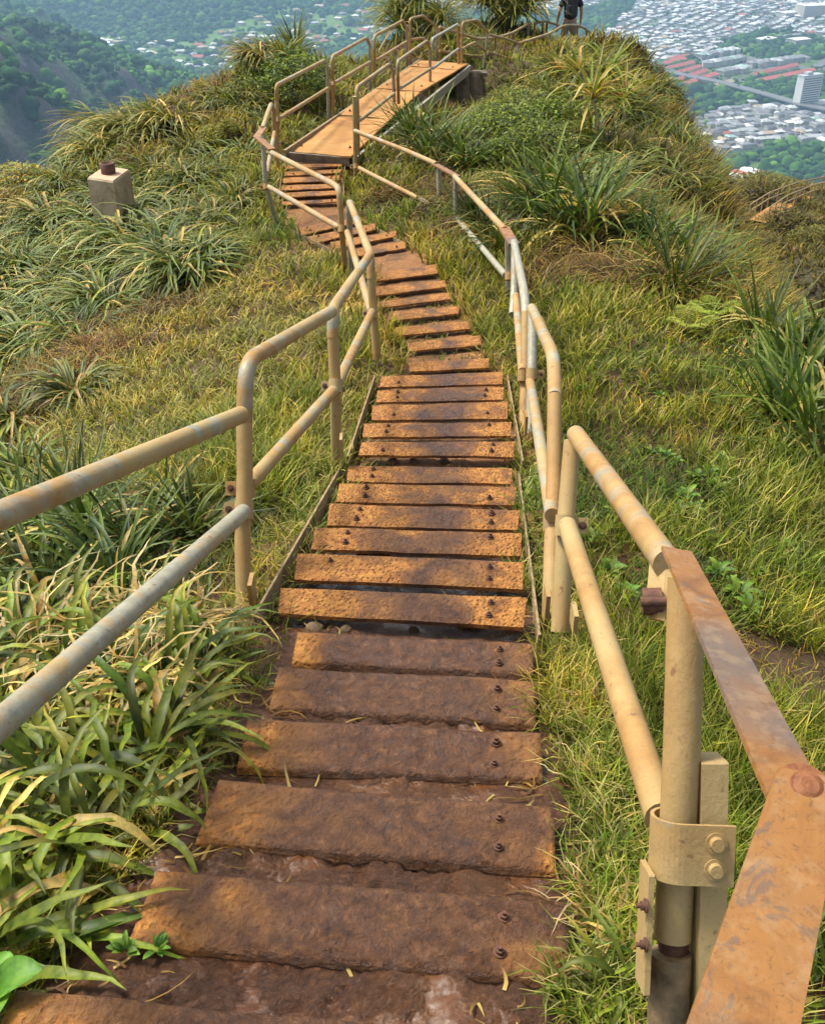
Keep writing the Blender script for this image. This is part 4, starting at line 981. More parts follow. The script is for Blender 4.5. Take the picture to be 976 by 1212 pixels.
# big tufted plants behind the railings
def tuft(px, py, z, s, label, n=5, hgt=1.0):
    b = W(px, py, z); g = gz(b.x, b.y)
    rt = root('tufted_tree', (b.x, b.y, g), label, 'tree', None)
    for k in range(n):
        a = k/n*6.28+random.uniform(-.4, .4); rr = (0 if k == 0 else random.uniform(.3, .6))*s; top = Vector((b.x+rr*math.cos(a), b.y+rr*math.sin(a), g+hgt*(1 if k == 0 else random.uniform(.35, .8))))
        m = MB(); m.tube([Vector((b.x, b.y, g-.1)), (Vector((b.x, b.y, g))+top)/2+Vector((.03, 0, .05)), top], .05, 8, r2=.03); m.build('trunk', M['stem'], rt)
        me = clump_mesh('crown', 120, (.55,.95), (.020,.032), (5,105), (80,165), [(G_MD,4),(OLIVE,2)], [(G_LT,3),(OLIVE,3),(G_YL,2.5)], 8, .06, dead=.1)
        o = obj_me('crown', me, rt, loc=top-Vector((b.x, b.y, g))); o.scale = (s,)*3
tuft(597, 62, 24.5, 1.25, 'large tufted tree with a pointed crown behind the railings left of the hiker', 8, 1.0)
tuft(495, 62, 22.0, 1.15, 'dark spiky tufted tree behind the far left platform railing', 6, .75)
tuft(535, 80, 21.0, .9, 'low tufted tree between the two railings just past the platform end', 4, .25)
tuft(650, 60, 28.0, .9, 'small tufted tree in the gap left of the hiker', 3, .3)
# thin saplings on the left crest
def sapling(px, py, z, h, label):
    b = W(px, py, z); g = gz(b.x, b.y); rt = root('sapling', (b.x, b.y, g), label, 'tree')
    top = Vector((b.x, b.y, g+h)); m = MB(); m.tube([Vector((b.x, b.y, g-.05)), Vector((b.x+.06, b.y, g+h*.5)), top], .018, 8, r2=.01); m.build('trunk', M['stem'], rt)
    for k in range(5):
        t2 = top+Vector((random.uniform(-.35, .35), random.uniform(-.2, .2), random.uniform(-.25, .1)))
        m = MB(); m.tube([top-Vector((0, 0, .3)), t2], .01, 6, r2=.006); m.build('branch', M['stem'], rt)
        me = clump_mesh('leaf_tuft', 14, (.16,.28), (.03,.05), (30,100), (80,130), [(G_LT,3),(G_YL,2)], [(G_LT,3),(G_YL,3)], 5, .03, dead=0, prof='leafy')
        obj_me('leaf_tuft', me, rt, loc=t2-Vector((b.x, b.y, g)))
sapling(238, 128, 18.6, .75, 'thin sapling with bright leaf tufts standing against the valley, the right one of a pair')
sapling(221, 132, 18.6, .5, 'thin shorter sapling standing against the valley, the left one of a pair')
# dead thatch
for (px, py, s) in [(105,415,.7),(120,390,.6),(165,190,.7),(150,200,.6),(285,110,.7),(745,335,1.0),(775,345,.9),(720,325,.8),(600,232,.7),(640,285,.8),(700,300,.7),(530,235,.6),(265,95,.6),(480,200,.5)]:
    place(random.choice(protoDry), px, py, s, 'matted brown clump of dead grass among the green clumps', 'grass clump', 'dead grass clumps')
# ferns
fy, fg = fern_mesh((.42, .27, .03)), fern_mesh((.26, .30, .03))
for (px, py, s, k, lab) in [(690,275,1.1,0,'golden fern fronds at the foot of the dark sword-leaf plants'),(720,280,1.0,0,'orange fern just right of the golden fronds'),
                            (760,290,1.1,1,'yellow-green fern right of the golden ferns under the knoll'),(750,310,.9,1,'low yellow-green fern below the other ferns on the knoll'),(840,380,.9,1,'fern below the knoll, left of the right-edge leaf clumps'),
                            (815,395,.8,1,'small fern half in the grass, lowest of the ferns')]:
    place(fy if k == 0 else fg, px, py, s*(.7 if k == 0 else .75), lab, 'fern', dz=.14 if k == 0 else .02)
# broad-leaved weeds on the right slope and by the treads
WL = [(778,545),(786,552),(770,550),(795,562),(835,575),(842,585),(826,580),(810,600),(850,600),(815,612),(800,620),(720,690),(860,705),(872,715),(880,730),(890,690),(740,715),(835,640),(905,715),(780,480),(700,650),(705,455),(690,470),(850,560),(690,560),
      (55,720),(90,700),(130,720),(70,690),(30,740),(160,705),(110,740),(200,690),(15,700),(850,690),(730,620),(930,660)]
for (px, py) in WL:
    place(random.choice(weedM), px+random.uniform(-4, 4), py+random.uniform(-4, 4), random.uniform(.42, .75), 'small bright broad-leaved weed low in the grass', 'weed', 'broad-leaved weeds in the grass', dz=.02)
for (px, py, s, lab) in [(152,1140,.36,'tiny two-leaved seedling in the mud near the bottom left tread'),(187,1132,.34,'tiny seedling with one folded leaf beside the two-leaved seedling'),(345,727,.55,'seedling with a round leaf at the left end of the lowest rusty tread')]:
    place(weedM[1], px, py, s, lab, 'seedling', dz=.01)
n = 5; a = np.array([.2, 1.4, 2.9, 4.1, 5.2]); cb = jitc((.12, .24, .02), n, .12)
v, q, c = ribbons(np.zeros((n, 3)), a, U(.09, .13, n), U(.07, .09, n), np.radians(U(15, 40, n)), np.radians(U(85, 115, n)), 8, cb*.8, cb*1.1, prof='leafy', across=2)
place(mesh_np('round_leaf_weed', v, q, col=np.clip(c, 0, 1), mats=[M['leaf']], smooth=True), 12, 1225, .72, 'large round-leaved weed in the bottom left corner', 'weed', dz=.08)
# near left thicket of broad-bladed grass
DL = [(-40,1190,1.1),(20,1150,1.1),(70,1110,1.0),(110,1050,1.0),(40,1060,1.15),(-20,1080,1.2),(140,990,1.0),(90,960,1.15),(30,970,1.2),(170,930,.95),(-30,980,1.2),(120,900,1.1),(60,880,1.15),(190,880,.95),(0,890,1.2),(215,835,.95),(150,840,1.05),(90,820,1.1),
      (30,810,1.1),(240,800,.85),(180,790,1.0),(120,780,1.0),(220,770,.8),(60,770,1.0),(0,780,1.1),(250,770,.7),(160,760,.8),(-40,860,1.2),(205,905,.9),(150,1060,.8),(95,1170,.8),(-20,760,1.0),(40,740,.8),(180,985,.7)]
for i, (px, py, s) in enumerate(DL):
    _h_ = hit(px, py)
    if _h_ is None or path_dist(np.array([_h_.x]), np.array([_h_.y]))[0] < .12: continue
    place(random.choice(protoD), px, py, s*.95, 'broad-bladed bright green grass clump spilling over the near left mud', 'grass clump', 'broad-bladed grass clumps left of the near treads')
for (px, py, s) in [(60,800,1.1),(120,790,1.1),(170,770,1.0),(200,790,1.0),(140,850,1.0),(190,850,.9),(80,920,.9),(230,770,.8)]:
    place(random.choice(protoDd), px, py, s, 'dry curled straw stalks rising from the near left grass', 'dry stalks', 'dry stalks in the near left grass', dz=.12)
for (px, py, s) in [(690,780,.4),(700,850,.45),(695,940,.4),(720,1010,.45),(710,1100,.45),(730,1170,.5),(850,780,.45),(950,940,.55),(930,1040,.6)]:
    place(random.choice(protoDd), px, py, s, 'fine dry stalks in the green grass beside the right edge of the mud', 'dry stalks', 'dry stalks right of the near treads', dz=.03)
for (px, py, s) in [(735,1190,.5),(760,1150,.4),(960,1190,.6)]:
    place(random.choice(protoD), px, py, s, 'dark broad-bladed clump at the foot of the nearest right post', 'grass clump', 'broad-bladed clumps at the near right post')
# ================================================================ FAR LANDSCAPE
HD = 300.0
def FP(px, py): v = PZ(px, py, HD); return (v.x, v.y)
def inpoly(x, y, poly):
    c = np.zeros(x.shape, bool); n = len(poly)
    for i in range(n):
        x1, y1 = poly[i]; x2, y2 = poly[(i+1) % n]
        if y1 == y2: continue
        k = ((y1 > y) != (y2 > y)) & (x < (x2-x1)*(y-y1)/(y2-y1)+x1); c ^= k
    return c
def poly(*pts): return [FP(*p) for p in pts]
HC = []
def hcp(px, py, z, dz=0): v = W(px, py, z); HC.append((v.x, v.y, v.z+dz))
for p in [(-200,-30,640),(-80,5,680),(0,44,720),(25,60,745),(45,82,765),(62,112,785),(78,150,800),(95,185,815)]: hcp(*p)           # upper rock ridge
for p in [(-100,75,610),(0,98,640),(30,104,650),(45,120,655),(58,150,662),(72,188,668)]: hcp(*p)                                 # nearer rock rib
for p in [(0,92,700),(35,118,715),(58,160,735),(-80,60,665)]: hcp(*p)                                                            # gully between
for p in [(-20,205,590),(40,230,600),(100,230,640)]: hcp(*p)
for p in [(40,70,1120),(75,70,1080),(110,84,1030),(150,100,1000),(135,125,960),(110,150,900),(105,185,840)]: hcp(*p)             # wooded spur
for p in [(-100,-15,1600),(0,25,1500),(40,48,1420)]: hcp(*p)
for p in [(80,42,1650),(160,75,1480),(230,90,1400),(300,40,1830),(420,25,2000),(300,100,1330),(150,140,1130),(480,60,1700),(560,90,1500),(100,50,1700),(200,55,1650)]:
    v = PZ(p[0], p[1], HD); HC.append((v.x, v.y, v.z))
for p in [(-200,-10,2300,120),(0,0,2300,130),(100,0,2350,110),(200,-10,2400,120),(300,-10,2450,110),(400,-12,2500,80),(460,-5,2400,40),(60,-60,3200,330),(250,-60,3300,300),(400,-60,3300,200),(-200,-60,3200,380)]:
    v = W(p[0], p[1], p[2]); HC.append((v.x, v.y, 1.6-HD+p[3]))
for X in (0, 250, 500, 800, 1200, 1800, 2600):
    for Y in (500, 800, 1100, 1400, 1700, 2100, 2600, 3300, 4500, 6000): HC.append((X, Y, 1.6-HD))
for p in [(-1500,500,-60),(-2500,2000,150),(-1200,1000,-40),(-700,300,-40),(0,200,-220),(400,150,-250),(-300,250,-150),(-500,5000,200),(-2000,5000,300)]: HC.append(p)
HC = np.array(HC)
_d = np.hypot(HC[:, None, 0]-HC[None, :, 0], HC[:, None, 1]-HC[None, :, 1]); nh = len(HC)
_A = np.zeros((nh+1, nh+1)); _A[:nh, :nh] = _d-np.eye(nh)*1.0; _A[:nh, nh] = 1; _A[nh, :nh] = 1
_hw = np.linalg.solve(_A, np.concatenate([HC[:, 2], [0]]))
def vh(x, y):
    sh = np.shape(x); x = np.ravel(np.asarray(x, float)); y = np.ravel(np.asarray(y, float)); out = np.empty(len(x))
    for i in range(0, len(x), 20000):
        d = np.hypot(x[i:i+20000, None]-HC[None, :, 0], y[i:i+20000, None]-HC[None, :, 1]); out[i:i+20000] = d@_hw[:nh]+_hw[nh]
    hill = np.clip((out+HD-6)/40, 0, 1)
    rg = 1-np.abs(fbm(x/140+3, y/210, 81, 4)*2-1)
    out += hill*(rg-.6)*75+hill*(fbm(x/35, y/35, 83, 3)-.5)*26
    nr = hill*np.clip((1150-y)/150, 0, 1)*np.clip((60-x)/80, 0, 1); r2 = 1-np.abs(fbm(x/42+9, y/95, 85, 3)*2-1); out += nr*(r2-.85)*62
    return out.reshape(sh)
URB = [poly((690,90),(700,52),(735,20),(760,-2),(800,-60),(1150,-70),(1150,66),(985,50),(960,42),(905,36),(862,44),(846,58),(826,66),(800,72),(770,76)),
       poly((380,-60),(800,-60),(752,-4),(700,6),(640,13),(560,9),(470,4),(420,-6)),
       poly((806,170),(826,140),(850,130),(888,124),(1050,128),(1050,185),(985,172),(940,166),(905,171),(880,176),(850,182),(820,190)),
       poly((810,88),(830,66),(880,60),(905,72),(985,70),(985,84),(960,90),(900,92),(860,100),(820,104)),
       poly((850,232),(860,204),(885,202),(918,212),(925,240))]
GRASSP = [poly((855,62),(868,50),(895,52),(900,62),(880,70),(860,68)), poly((918,60),(925,50),(985,48),(985,60),(955,66)), poly((905,38),(935,34),(940,44),(910,46)),
          poly((872,198),(900,190),(915,196),(900,206)), poly((950,185),(1000,180),(1000,192),(960,195)), poly((920,216),(980,214),(990,226),(930,226)),poly((915,70),(950,60),(960,70),(930,76))]
VIL = poly((50,60),(50,44),(110,38),(160,46),(215,48),(285,30),(330,22),(400,12),(500,18),(520,30),(440,44),(360,60),(320,78),(240,84),(190,66),(120,66))
VIL2 = poly((120,104),(150,88),(230,84),(300,96),(290,120),(180,118))
def landuse(x, y):
    u = np.zeros(x.shape, int)
    for p in GRASSP: u[inpoly(x, y, p)] = 2
    wx = x+(fbm(x/60, y/60, 91, 3)-.5)*50; wy = y+(fbm(x/60, y/60, 92, 3)-.5)*60
    g = inpoly(wx, wy, VIL) & (fbm(x/40, y/55, 93, 3) > .47); u[g] = 2
    g = inpoly(wx, wy, VIL2) & (fbm(x/35, y/45, 94, 3) > .53); u[g] = 2
    for p in URB:
        k = inpoly(x+(fbm(x/30, y/30, 95, 2)-.5)*14, y, p); u[k & (u != 2)] = 1
    return u
xs = np.concatenate([np.arange(-3000, -1000, 60), np.arange(-1000, 1300, 9.0), np.arange(1300, 3500, 60)])
ys = np.concatenate([np.arange(-1500, 500, 80), np.arange(500, 2700, 10.0), np.arange(2700, 6500, 60)])
X, Y = np.meshgrid(xs, ys); Z = vh(X, Y); hole = np.hypot(X, Y-15); Z = np.where(hole < 450, np.minimum(Z, -200), Z)
lu = landuse(X.ravel(), Y.ravel())
n1 = fbm(X.ravel()/45, Y.ravel()/45, 96, 4)[:, None]; n2 = fbm(X.ravel()/14, Y.ravel()/14, 97, 3)[:, None]
forest = np.array([[.022, .050, .016]])+n2*np.array([[.03, .05, .012]])
gx = np.gradient(Z, axis=1)/np.gradient(X, axis=1); gy = np.gradient(Z, axis=0)/np.gradient(Y, axis=0); slope = np.hypot(gx, gy).ravel()[:, None]
st_ = fbm(X.ravel()/5, Y.ravel()/60, 101, 3)[:, None]; rock = np.array([[.070, .055, .060]])*(0.35+n2*.7+st_*.7)
rk = np.clip((slope-.95)/.35+(n1-.5)*2.0, 0, 1)*((X.ravel() < 50) & (Y.ravel() < 1100))[:, None]
forest = forest*(1-rk)+rock*rk
grass_ = np.array([[.11, .20, .025]])*(0.7+n1*.7)
urb = np.array([[.17, .17, .16]])*(0.55+n2*.9)
urb = np.where(n1 > .62, grass_*.7, urb)
colr = np.where(lu[:, None] == 1, urb, np.where(lu[:, None] == 2, grass_, forest))
m, nt, b, out = newmat('land')
a = N(nt, 'ShaderNodeVertexColor'); a.layer_name = 'Col'; p = wcoord(nt)
n_ = noise(nt, p, .22, 5, .7); c = mix(nt, 1.0, a.outputs[0], ramp(nt, n_, [(.3, .6), (.7, 1.3)]), 'MULTIPLY')
nt.links.new(c, b.inputs['Base Color']); b.inputs['Roughness'].default_value = .95; bump(nt, b, noise(nt, p, .15, 5, .7), 6, 1); M['land'] = m
nx, ny = len(xs), len(ys); idx = np.arange(nx*ny).reshape(ny, nx)
Q = np.stack([idx[:-1, :-1], idx[:-1, 1:], idx[1:, 1:], idx[1:, :-1]], -1).reshape(-1, 4)
me = mesh_np('valley_terrain', np.stack([X, Y, Z], -1), Q, col=np.clip(colr, 0, 1), smooth=True, mats=[M['land']])
tag(obj_me('valley_terrain', me), kind='structure')
# ---------------------------------------------------------------- houses
HM = {}
for nme, c in dict(roof_white=(.62,.62,.60), roof_pale=(.42,.43,.43), roof_grey=(.22,.225,.24), roof_dark=(.11,.11,.125), roof_tan=(.42,.32,.22), roof_red=(.40,.10,.075), roof_teal=(.30,.42,.38), wall=(.48,.45,.40), wall_cream=(.6,.5,.33), asphalt=(.15,.15,.155), glass=(.05,.06,.07)).items():
    m, nt, b, out = newmat(nme); oi = N(nt, 'ShaderNodeObjectInfo'); n_ = noise(nt, wcoord(nt), .4, 4)
    c2 = mix(nt, math_(nt, 'ADD', math_(nt, 'MULTIPLY', oi.outputs['Random'], .5), math_(nt, 'MULTIPLY', n_, .4)), tuple(k*.72 for k in c), tuple(min(.85, k*1.25) for k in c))
    nt.links.new(c2, b.inputs['Base Color']); b.inputs['Roughness'].default_value = .7; HM[nme] = m
def house_arrays(w_, d_, h, rh, gable, wing):
    """hip or gable house, eaves overhanging; returns verts, quads(with repeats as tris), material index"""
    V, Qs, mi = [], [], []
    def blk(cx, cy, w, d, h, rh, gb):
        o = len(V); a, b_ = w/2, d/2; e_ = .6
        V.extend([(cx-a, cy-b_, 0), (cx+a, cy-b_, 0), (cx+a, cy+b_, 0), (cx-a, cy+b_, 0), (cx-a, cy-b_, h), (cx+a, cy-b_, h), (cx+a, cy+b_, h), (cx-a, cy+b_, h)])
        for q in ((0,1,5,4),(1,2,6,5),(2,3,7,6),(3,0,4,7)): Qs.append([o+i for i in q]); mi.append(1)
        o = len(V); a += e_; b_ += e_; ins = 0 if gb else min(b_*.9, a*.8)
        V.extend([(cx-a, cy-b_, h), (cx+a, cy-b_, h), (cx+a, cy+b_, h), (cx-a, cy+b_, h), (cx-a+ins, cy, h+rh), (cx+a-ins, cy, h+rh)])
        for q in ((0,1,5,4),(2,3,4,5)): Qs.append([o+i for i in q]); mi.append(0)
        for q in ((1,2,5),(3,0,4)): Qs.append([o+q[0], o+q[1], o+q[2], o+q[2]]); mi.append(1 if gb else 0)
    blk(0, 0, w_, d_, h, rh, gable)
    if wing: blk(w_*.25, -d_*.55, w_*.42, d_*.7, h*.95, rh*.8, gable)
    return np.array(V, float), Qs, mi
def house_mesh(name, arr, mats):
    V, Qs, mi = arr; me = bpy.data.meshes.new(name); me.from_pydata([tuple(v) for v in V], [], [tuple(dict.fromkeys(q)) for q in Qs])
    for m_ in mats: me.materials.append(HM[m_])
    me.polygons.foreach_set('material_index', mi); me.update(); return me
ROOFS = ['roof_white', 'roof_pale', 'roof_grey', 'roof_dark', 'roof_tan', 'roof_red', 'roof_teal']
SH = [house_arrays(13, 9, 3, 2.2, False, False), house_arrays(15, 9, 3, 2.4, True, True), house_arrays(12, 10, 5.4, 2.2, False, True), house_arrays(11, 8, 3, 1.6, True, False)]
HMESH = {(i, r_): house_mesh('house', SH[i], (r_, 'wall')) for i in range(4) for r_ in ROOFS}
HS = []   # x, y, rot, shape, roof
def grid_houses(pl, ang, along, across, jitter, wts, p=.93, sc=1.0):
    P = np.array(pl); c = P.mean(0); R = np.abs(P-c).max()*1.5; ca, sa = math.cos(ang), math.sin(ang)
    us = np.arange(-R, R, along); rows = np.arange(-R, R, across); out_ = []
    for j, v in enumerate(rows):
        for off_, fl in ((-across*.24, 0), (across*.24, math.pi)):
            uu = us+random.uniform(0, along); vv = np.full(len(uu), v+off_)
            bend = 18*np.sin(uu/110+v/90)
            x = c[0]+uu*ca-(vv+bend)*sa; y = c[1]+uu*sa+(vv+bend)*ca
            k = inpoly(x, y, pl) & (RNG.random(len(x)) < p)
            for g in GRASSP: k &= ~inpoly(x, y, g)
            for i in np.nonzero(k)[0]:
                rf = ROOFS[RNG.choice(7, p=np.array(wts)/sum(wts))]
                HS.append((x[i]+random.gauss(0, jitter), y[i]+random.gauss(0, jitter), ang+fl+random.choice([0, 0, 0, math.pi/2])+random.gauss(0, .06), int(RNG.integers(4)), rf, sc*random.uniform(.85, 1.15)))
def dirang(a, b): A, B = FP(*a), FP(*b); return math.atan2(B[1]-A[1], B[0]-A[0])
grid_houses(URB[0], dirang((700,70),(860,20)), 17, 44, 1.2, [4.5,3,2.3,1,.5,.25,.25])
grid_houses(URB[1], dirang((500,8),(640,-8)), 17, 46, 1.5, [4,3,2,1,.8,.3,.2])
grid_houses(URB[2], dirang((830,150),(960,140)), 15, 34, 1.6, [2.2,3,4,3,.8,.12,.3], .96)
n_v = 0
for tries in range(6000):
    px, py = random.uniform(45, 520), random.uniform(14, 118); X_, Y_ = FP(px, py)
    ins = inpoly(np.array([X_]), np.array([Y_]), VIL)[0]; in2 = inpoly(np.array([X_]), np.array([Y_]), VIL2)[0]
    if not (ins or in2) or (in2 and not ins and random.random() < .6): continue
    if any(math.hypot(X_-h[0], Y_-h[1]) < 19 for h in HS[-n_v:] if n_v): continue
    if float(vh(X_, Y_)) > 8-HD+1.6+6: continue
    HS.append((X_, Y_, random.uniform(0, 3.14), int(RNG.integers(4)), ROOFS[RNG.choice(7, p=np.array([3,3,1.5,.5,1.6,1.3,.5])/11.4)], random.uniform(.85, 1.2))); n_v += 1
    if n_v > 125: break
# grey apartment blocks between the suburbs
for (x0, y0, x1, y1, k) in [(826,70,868,62,6),(832,80,878,72,6),(886,80,950,72,8),(850,90,880,84,4)]:
    for i in range(k):
        t_ = (i+.5)/k; X_, Y_ = FP(x0+(x1-x0)*t_, y0+(y1-y0)*t_); HS.append((X_, Y_, dirang((x0, y0), (x1, y1))+random.choice([0, .8, 1.57]), 2, random.choice(['roof_grey', 'roof_pale', 'roof_teal', 'roof_grey']), 1.45))
# ---------------------------------------------------------------- forest canopy (stuff)
def ico(sub):
    import bmesh
    bm = bmesh.new(); bmesh.ops.create_icosphere(bm, subdivisions=sub, radius=1); v = np.array([q.co[:] for q in bm.verts]); f = np.array([[w.index for w in q.verts] for q in bm.faces]); bm.free(); return v, f
def canopy(x, y, z, s, cols, sub):
    v0, f0 = ico(sub); n = len(x); k = len(v0)
    a = U(0, 6.28, n); ca, sa = np.cos(a), np.sin(a)
    d = 1+RNG.normal(0, .13 if sub > 1 else .09, (n, k))
    vx = (v0[None, :, 0]*ca[:, None]-v0[None, :, 1]*sa[:, None])*d; vy = (v0[None, :, 0]*sa[:, None]+v0[None, :, 1]*ca[:, None])*d; vz = v0[None, :, 2]*d*U(.6, .95, n)[:, None]
    V = np.stack([x[:, None]+vx*s[:, None], y[:, None]+vy*s[:, None], z[:, None]+(vz+.35)*s[:, None]], -1).reshape(-1, 3)
    T = (f0[None]+(np.arange(n)*k)[:, None, None]).reshape(-1, 3); C = np.repeat(cols, k, 0)
    return V, T, C
NT = 78000
r = np.sqrt(U(520**2, 2700**2, NT)); th = U(-.80, .62, NT); x = r*np.sin(th); y = r*np.cos(th)
lu = landuse(x, y); bel = fbm(x/30, y/30, 98, 2)
keep = (lu == 0) | ((lu == 1) & (RNG.random(NT) < .10)) | ((lu == 2) & (bel > .55) & (RNG.random(NT) < .5))
_occ = set()
for h in HS:
    for dx in (-9, 0, 9):
        for dy in (-16, -8, 0, 8): _occ.add((int((h[0]+dx)//9), int((h[1]+dy)//9)))
free = np.array([(int(a//9), int(b_//9)) not in _occ for a, b_ in zip(x, y)])
keep &= free | (lu == 1)
x, y, r, lu = x[keep], y[keep], r[keep], lu[keep]; z = vh(x, y)
e = 4.0; sl = np.hypot((vh(x+e, y)-vh(x-e, y))/(2*e), (vh(x, y+e)-vh(x, y-e))/(2*e))
ok = ~((sl > 1.05) & (RNG.random(len(x)) < .9) & (y < 1100) & (x < 50)); x, y, r, lu, z = x[ok], y[ok], r[ok], lu[ok], z[ok]
n = len(x); s = np.exp(RNG.normal(0, .32, n))*np.where(lu == 1, 2.6, np.where((x < -20) & (r < 1200), 3.4, 5.0))
cols = pick([(.022,.055,.012),(.038,.085,.014),(.07,.13,.018),(.016,.040,.014)], [4,4,1.6,2], n)*np.clip(1+RNG.normal(0, .2, (n, 1)), .5, 1.6)
cols *= (0.7+fbm(x/90, y/90, 99, 3)[:, None]*.7)
kk = np.nonzero((x < -20) & (r < 1200) & (lu == 0))[0]; kk = np.repeat(kk, 2)   # the nearer slope carries smaller, closer trees
x2 = x[kk]+RNG.normal(0, 5, len(kk)); y2 = y[kk]+RNG.normal(0, 5, len(kk)); x = np.concatenate([x, x2]); y = np.concatenate([y, y2]); z = np.concatenate([z, vh(x2, y2)])
s = np.concatenate([s, s[kk]*U(.6, 1.1, len(kk))]); cols = np.concatenate([cols, cols[kk]*U(.7, 1.5, (len(kk), 1))]); r = np.hypot(x, y)
near_ = (r < 1350)
V1, T1, C1 = canopy(x[near_], y[near_], z[near_], s[near_], cols[near_], 2); V2, T2, C2 = canopy(x[~near_], y[~near_], z[~near_], s[~near_], cols[~near_], 1)
me = mesh_np('forest', np.concatenate([V1, V2]), T=np.concatenate([T1, T2+len(V1)]), col=np.clip(np.concatenate([C1, C2]), 0, 1), smooth=True, mats=[M['canopy']])
tag(obj_me('forest', me), 'dark green treetops covering the valley sides and belts between the suburbs', 'forest', kind='stuff')
zz = vh(np.array([h[0] for h in HS]), np.array([h[1] for h in HS]))
def vis(i): 
    h = HS[i]; px, py, z_ = proj(np.array([h[0], h[1], zz[i]])); return -8 < px < 984 and -6 < py < 240
def hid(px, py):   # hidden behind the near ridge
    prof = np.interp(px, [0,60,110,200,240,330,400,480,560,640,700,760,800,850,880,900,976], [195,185,125,108,105,45,75,25,10,25,50,58,95,190,255,240,235]); return py > prof
cand = []
for i in range(len(HS)):
    h = HS[i]; px, py, z_ = proj(np.array([h[0], h[1], zz[i]]))
    if vis(i) and not hid(px, py): cand.append((float(z_), i, float(px)))
cand.sort(); solo = {i: px for _, i, px in cand[:296]}
SM = []; mats_all = ROOFS+['wall']
for i, h in enumerate(HS):
    if i in solo:
        o = bpy.data.objects.new('house', HMESH[(h[3], h[4])]); link(o); o.location = (h[0], h[1], zz[i]-.2); o.rotation_euler = (0, 0, h[2]); o.scale = (h[5],)*3
        colr_ = h[4].replace('roof_', '')
        colr_ = {'teal': 'greenish', 'dark': 'dark grey'}.get(colr_, colr_)
        if solo[i] < 560: tag(o, 'house with a %s roof in the wooded valley on the left' % colr_, 'house', 'valley houses with %s roofs' % colr_)
        elif FP(0, 115)[1] > h[1]: tag(o, 'house with a %s roof in the crowded suburb below the highway' % colr_, 'house', 'houses below the highway with %s roofs' % colr_)
        else: tag(o, 'house with a %s roof in the suburb above the highway' % colr_, 'house', 'houses above the highway with %s roofs' % colr_)
    else: SM.append(i)
V_, Q_, MI = [], [], []; off = 0
for i in SM:
    h = HS[i]; V, Qs, mi = SH[h[3]]; c, s_ = math.cos(h[2])*h[5], math.sin(h[2])*h[5]
    v = np.stack([V[:, 0]*c-V[:, 1]*s_+h[0], V[:, 0]*s_+V[:, 1]*c+h[1], V[:, 2]*h[5]+zz[i]-.2], -1); V_.append(v)
    for q, k in zip(Qs, mi): Q_.append([j+off for j in q]); MI.append(ROOFS.index(h[4]) if k == 0 else 7)
    off += len(v)
V_ = np.concatenate(V_); me = bpy.data.meshes.new('distant_houses')
me.from_pydata([tuple(v) for v in V_], [], [tuple(dict.fromkeys(q)) for q in Q_])
for m_ in mats_all: me.materials.append(HM[m_])
me.polygons.foreach_set('material_index', MI); me.update()
tag(obj_me('distant_houses', me), 'pale roofs of the far suburb filling the top of the view', 'houses', kind='stuff')
def lbox(name, px0, py0, px1, py1, wid, h, roofm, wallm, label, cat, rh=0, group=None):
    A, B = FP(px0, py0), FP(px1, py1); L = math.hypot(B[0]-A[0], B[1]-A[1]); ang = math.atan2(B[1]-A[1], B[0]-A[0])
    arr = house_arrays(L, wid, h, rh or .5, rh > 0, False); rt = empty(name, ((A[0]+B[0])/2, (A[1]+B[1])/2, 1.6-HD), label, cat, group); rt.rotation_euler = (0, 0, ang)
    V, Qs, mi = arr
    for nm, k, mt in (('wall', 1, wallm), ('roof', 0, roofm)):
        fs = [tuple(dict.fromkeys(q)) for q, m_ in zip(Qs, mi) if m_ == k]; us = sorted({i for f in fs for i in f}); mp = {u: j for j, u in enumerate(us)}
        me = bpy.data.meshes.new(nm); me.from_pydata([tuple(V[u]) for u in us], [], [tuple(mp[i] for i in f) for f in fs]); me.materials.append(HM[mt]); obj_me(nm, me, rt)
    return rt, L
for i, (a, b_, c, d) in enumerate([(783,80,808,74),(786,86,818,78),(795,92,826,83),(800,99,833,88),(808,104,845,92),(790,75,812,70)]):
    lbox('townhouse_row', a, b_, c, d, 13, 6, 'roof_red', 'wall_cream', 'red-roofed townhouse row beside the right rim of the knoll', 'townhouses', 3, 'red townhouse rows by the knoll rim')
lbox('townhouse_row', 889, 94, 940, 82, 13, 7, 'roof_red', 'wall_cream', 'long red-roofed townhouse row with pale end walls, the rear one of two', 'townhouses', 3)
lbox('townhouse_row', 896, 101, 960, 88, 13, 7, 'roof_red', 'wall_cream', 'long red-roofed townhouse row with pale end walls, the front one of two', 'townhouses', 3)
lbox('townhouse_row', 845, 106, 864, 101, 12, 6, 'roof_tan', 'wall_cream', 'short tan-roofed townhouse row between the two red groups', 'townhouses', 3)
lbox('warehouse', 878, 206, 896, 211, 20, 6, 'roof_white', 'wall', 'long white-roofed warehouse behind the red-roofed one at the valley foot', 'warehouse', 2)
lbox('warehouse', 868, 209, 884, 214, 14, 6, 'roof_red', 'wall', 'red-roofed warehouse between the white sheds at the valley foot', 'warehouse', 2)
lbox('warehouse', 862, 213, 880, 218, 17, 6, 'roof_white', 'wall', 'white twin-roofed shed in front of the red warehouse', 'warehouse', 2)
lbox('warehouse', 893, 221, 926, 222, 26, 6, 'roof_white', 'wall', 'broad pale-roofed warehouse partly hidden by the brown-green bush', 'warehouse', 1.5)
lbox('warehouse', 922, 20, 940, 18, 26, 8, 'roof_white', 'wall', 'low white store building left of the white block at the top right', 'store', 1)
lbox('warehouse', 944, 20, 990, 18, 34, 22, 'roof_white', 'wall', 'tall white block building at the top right edge', 'building')
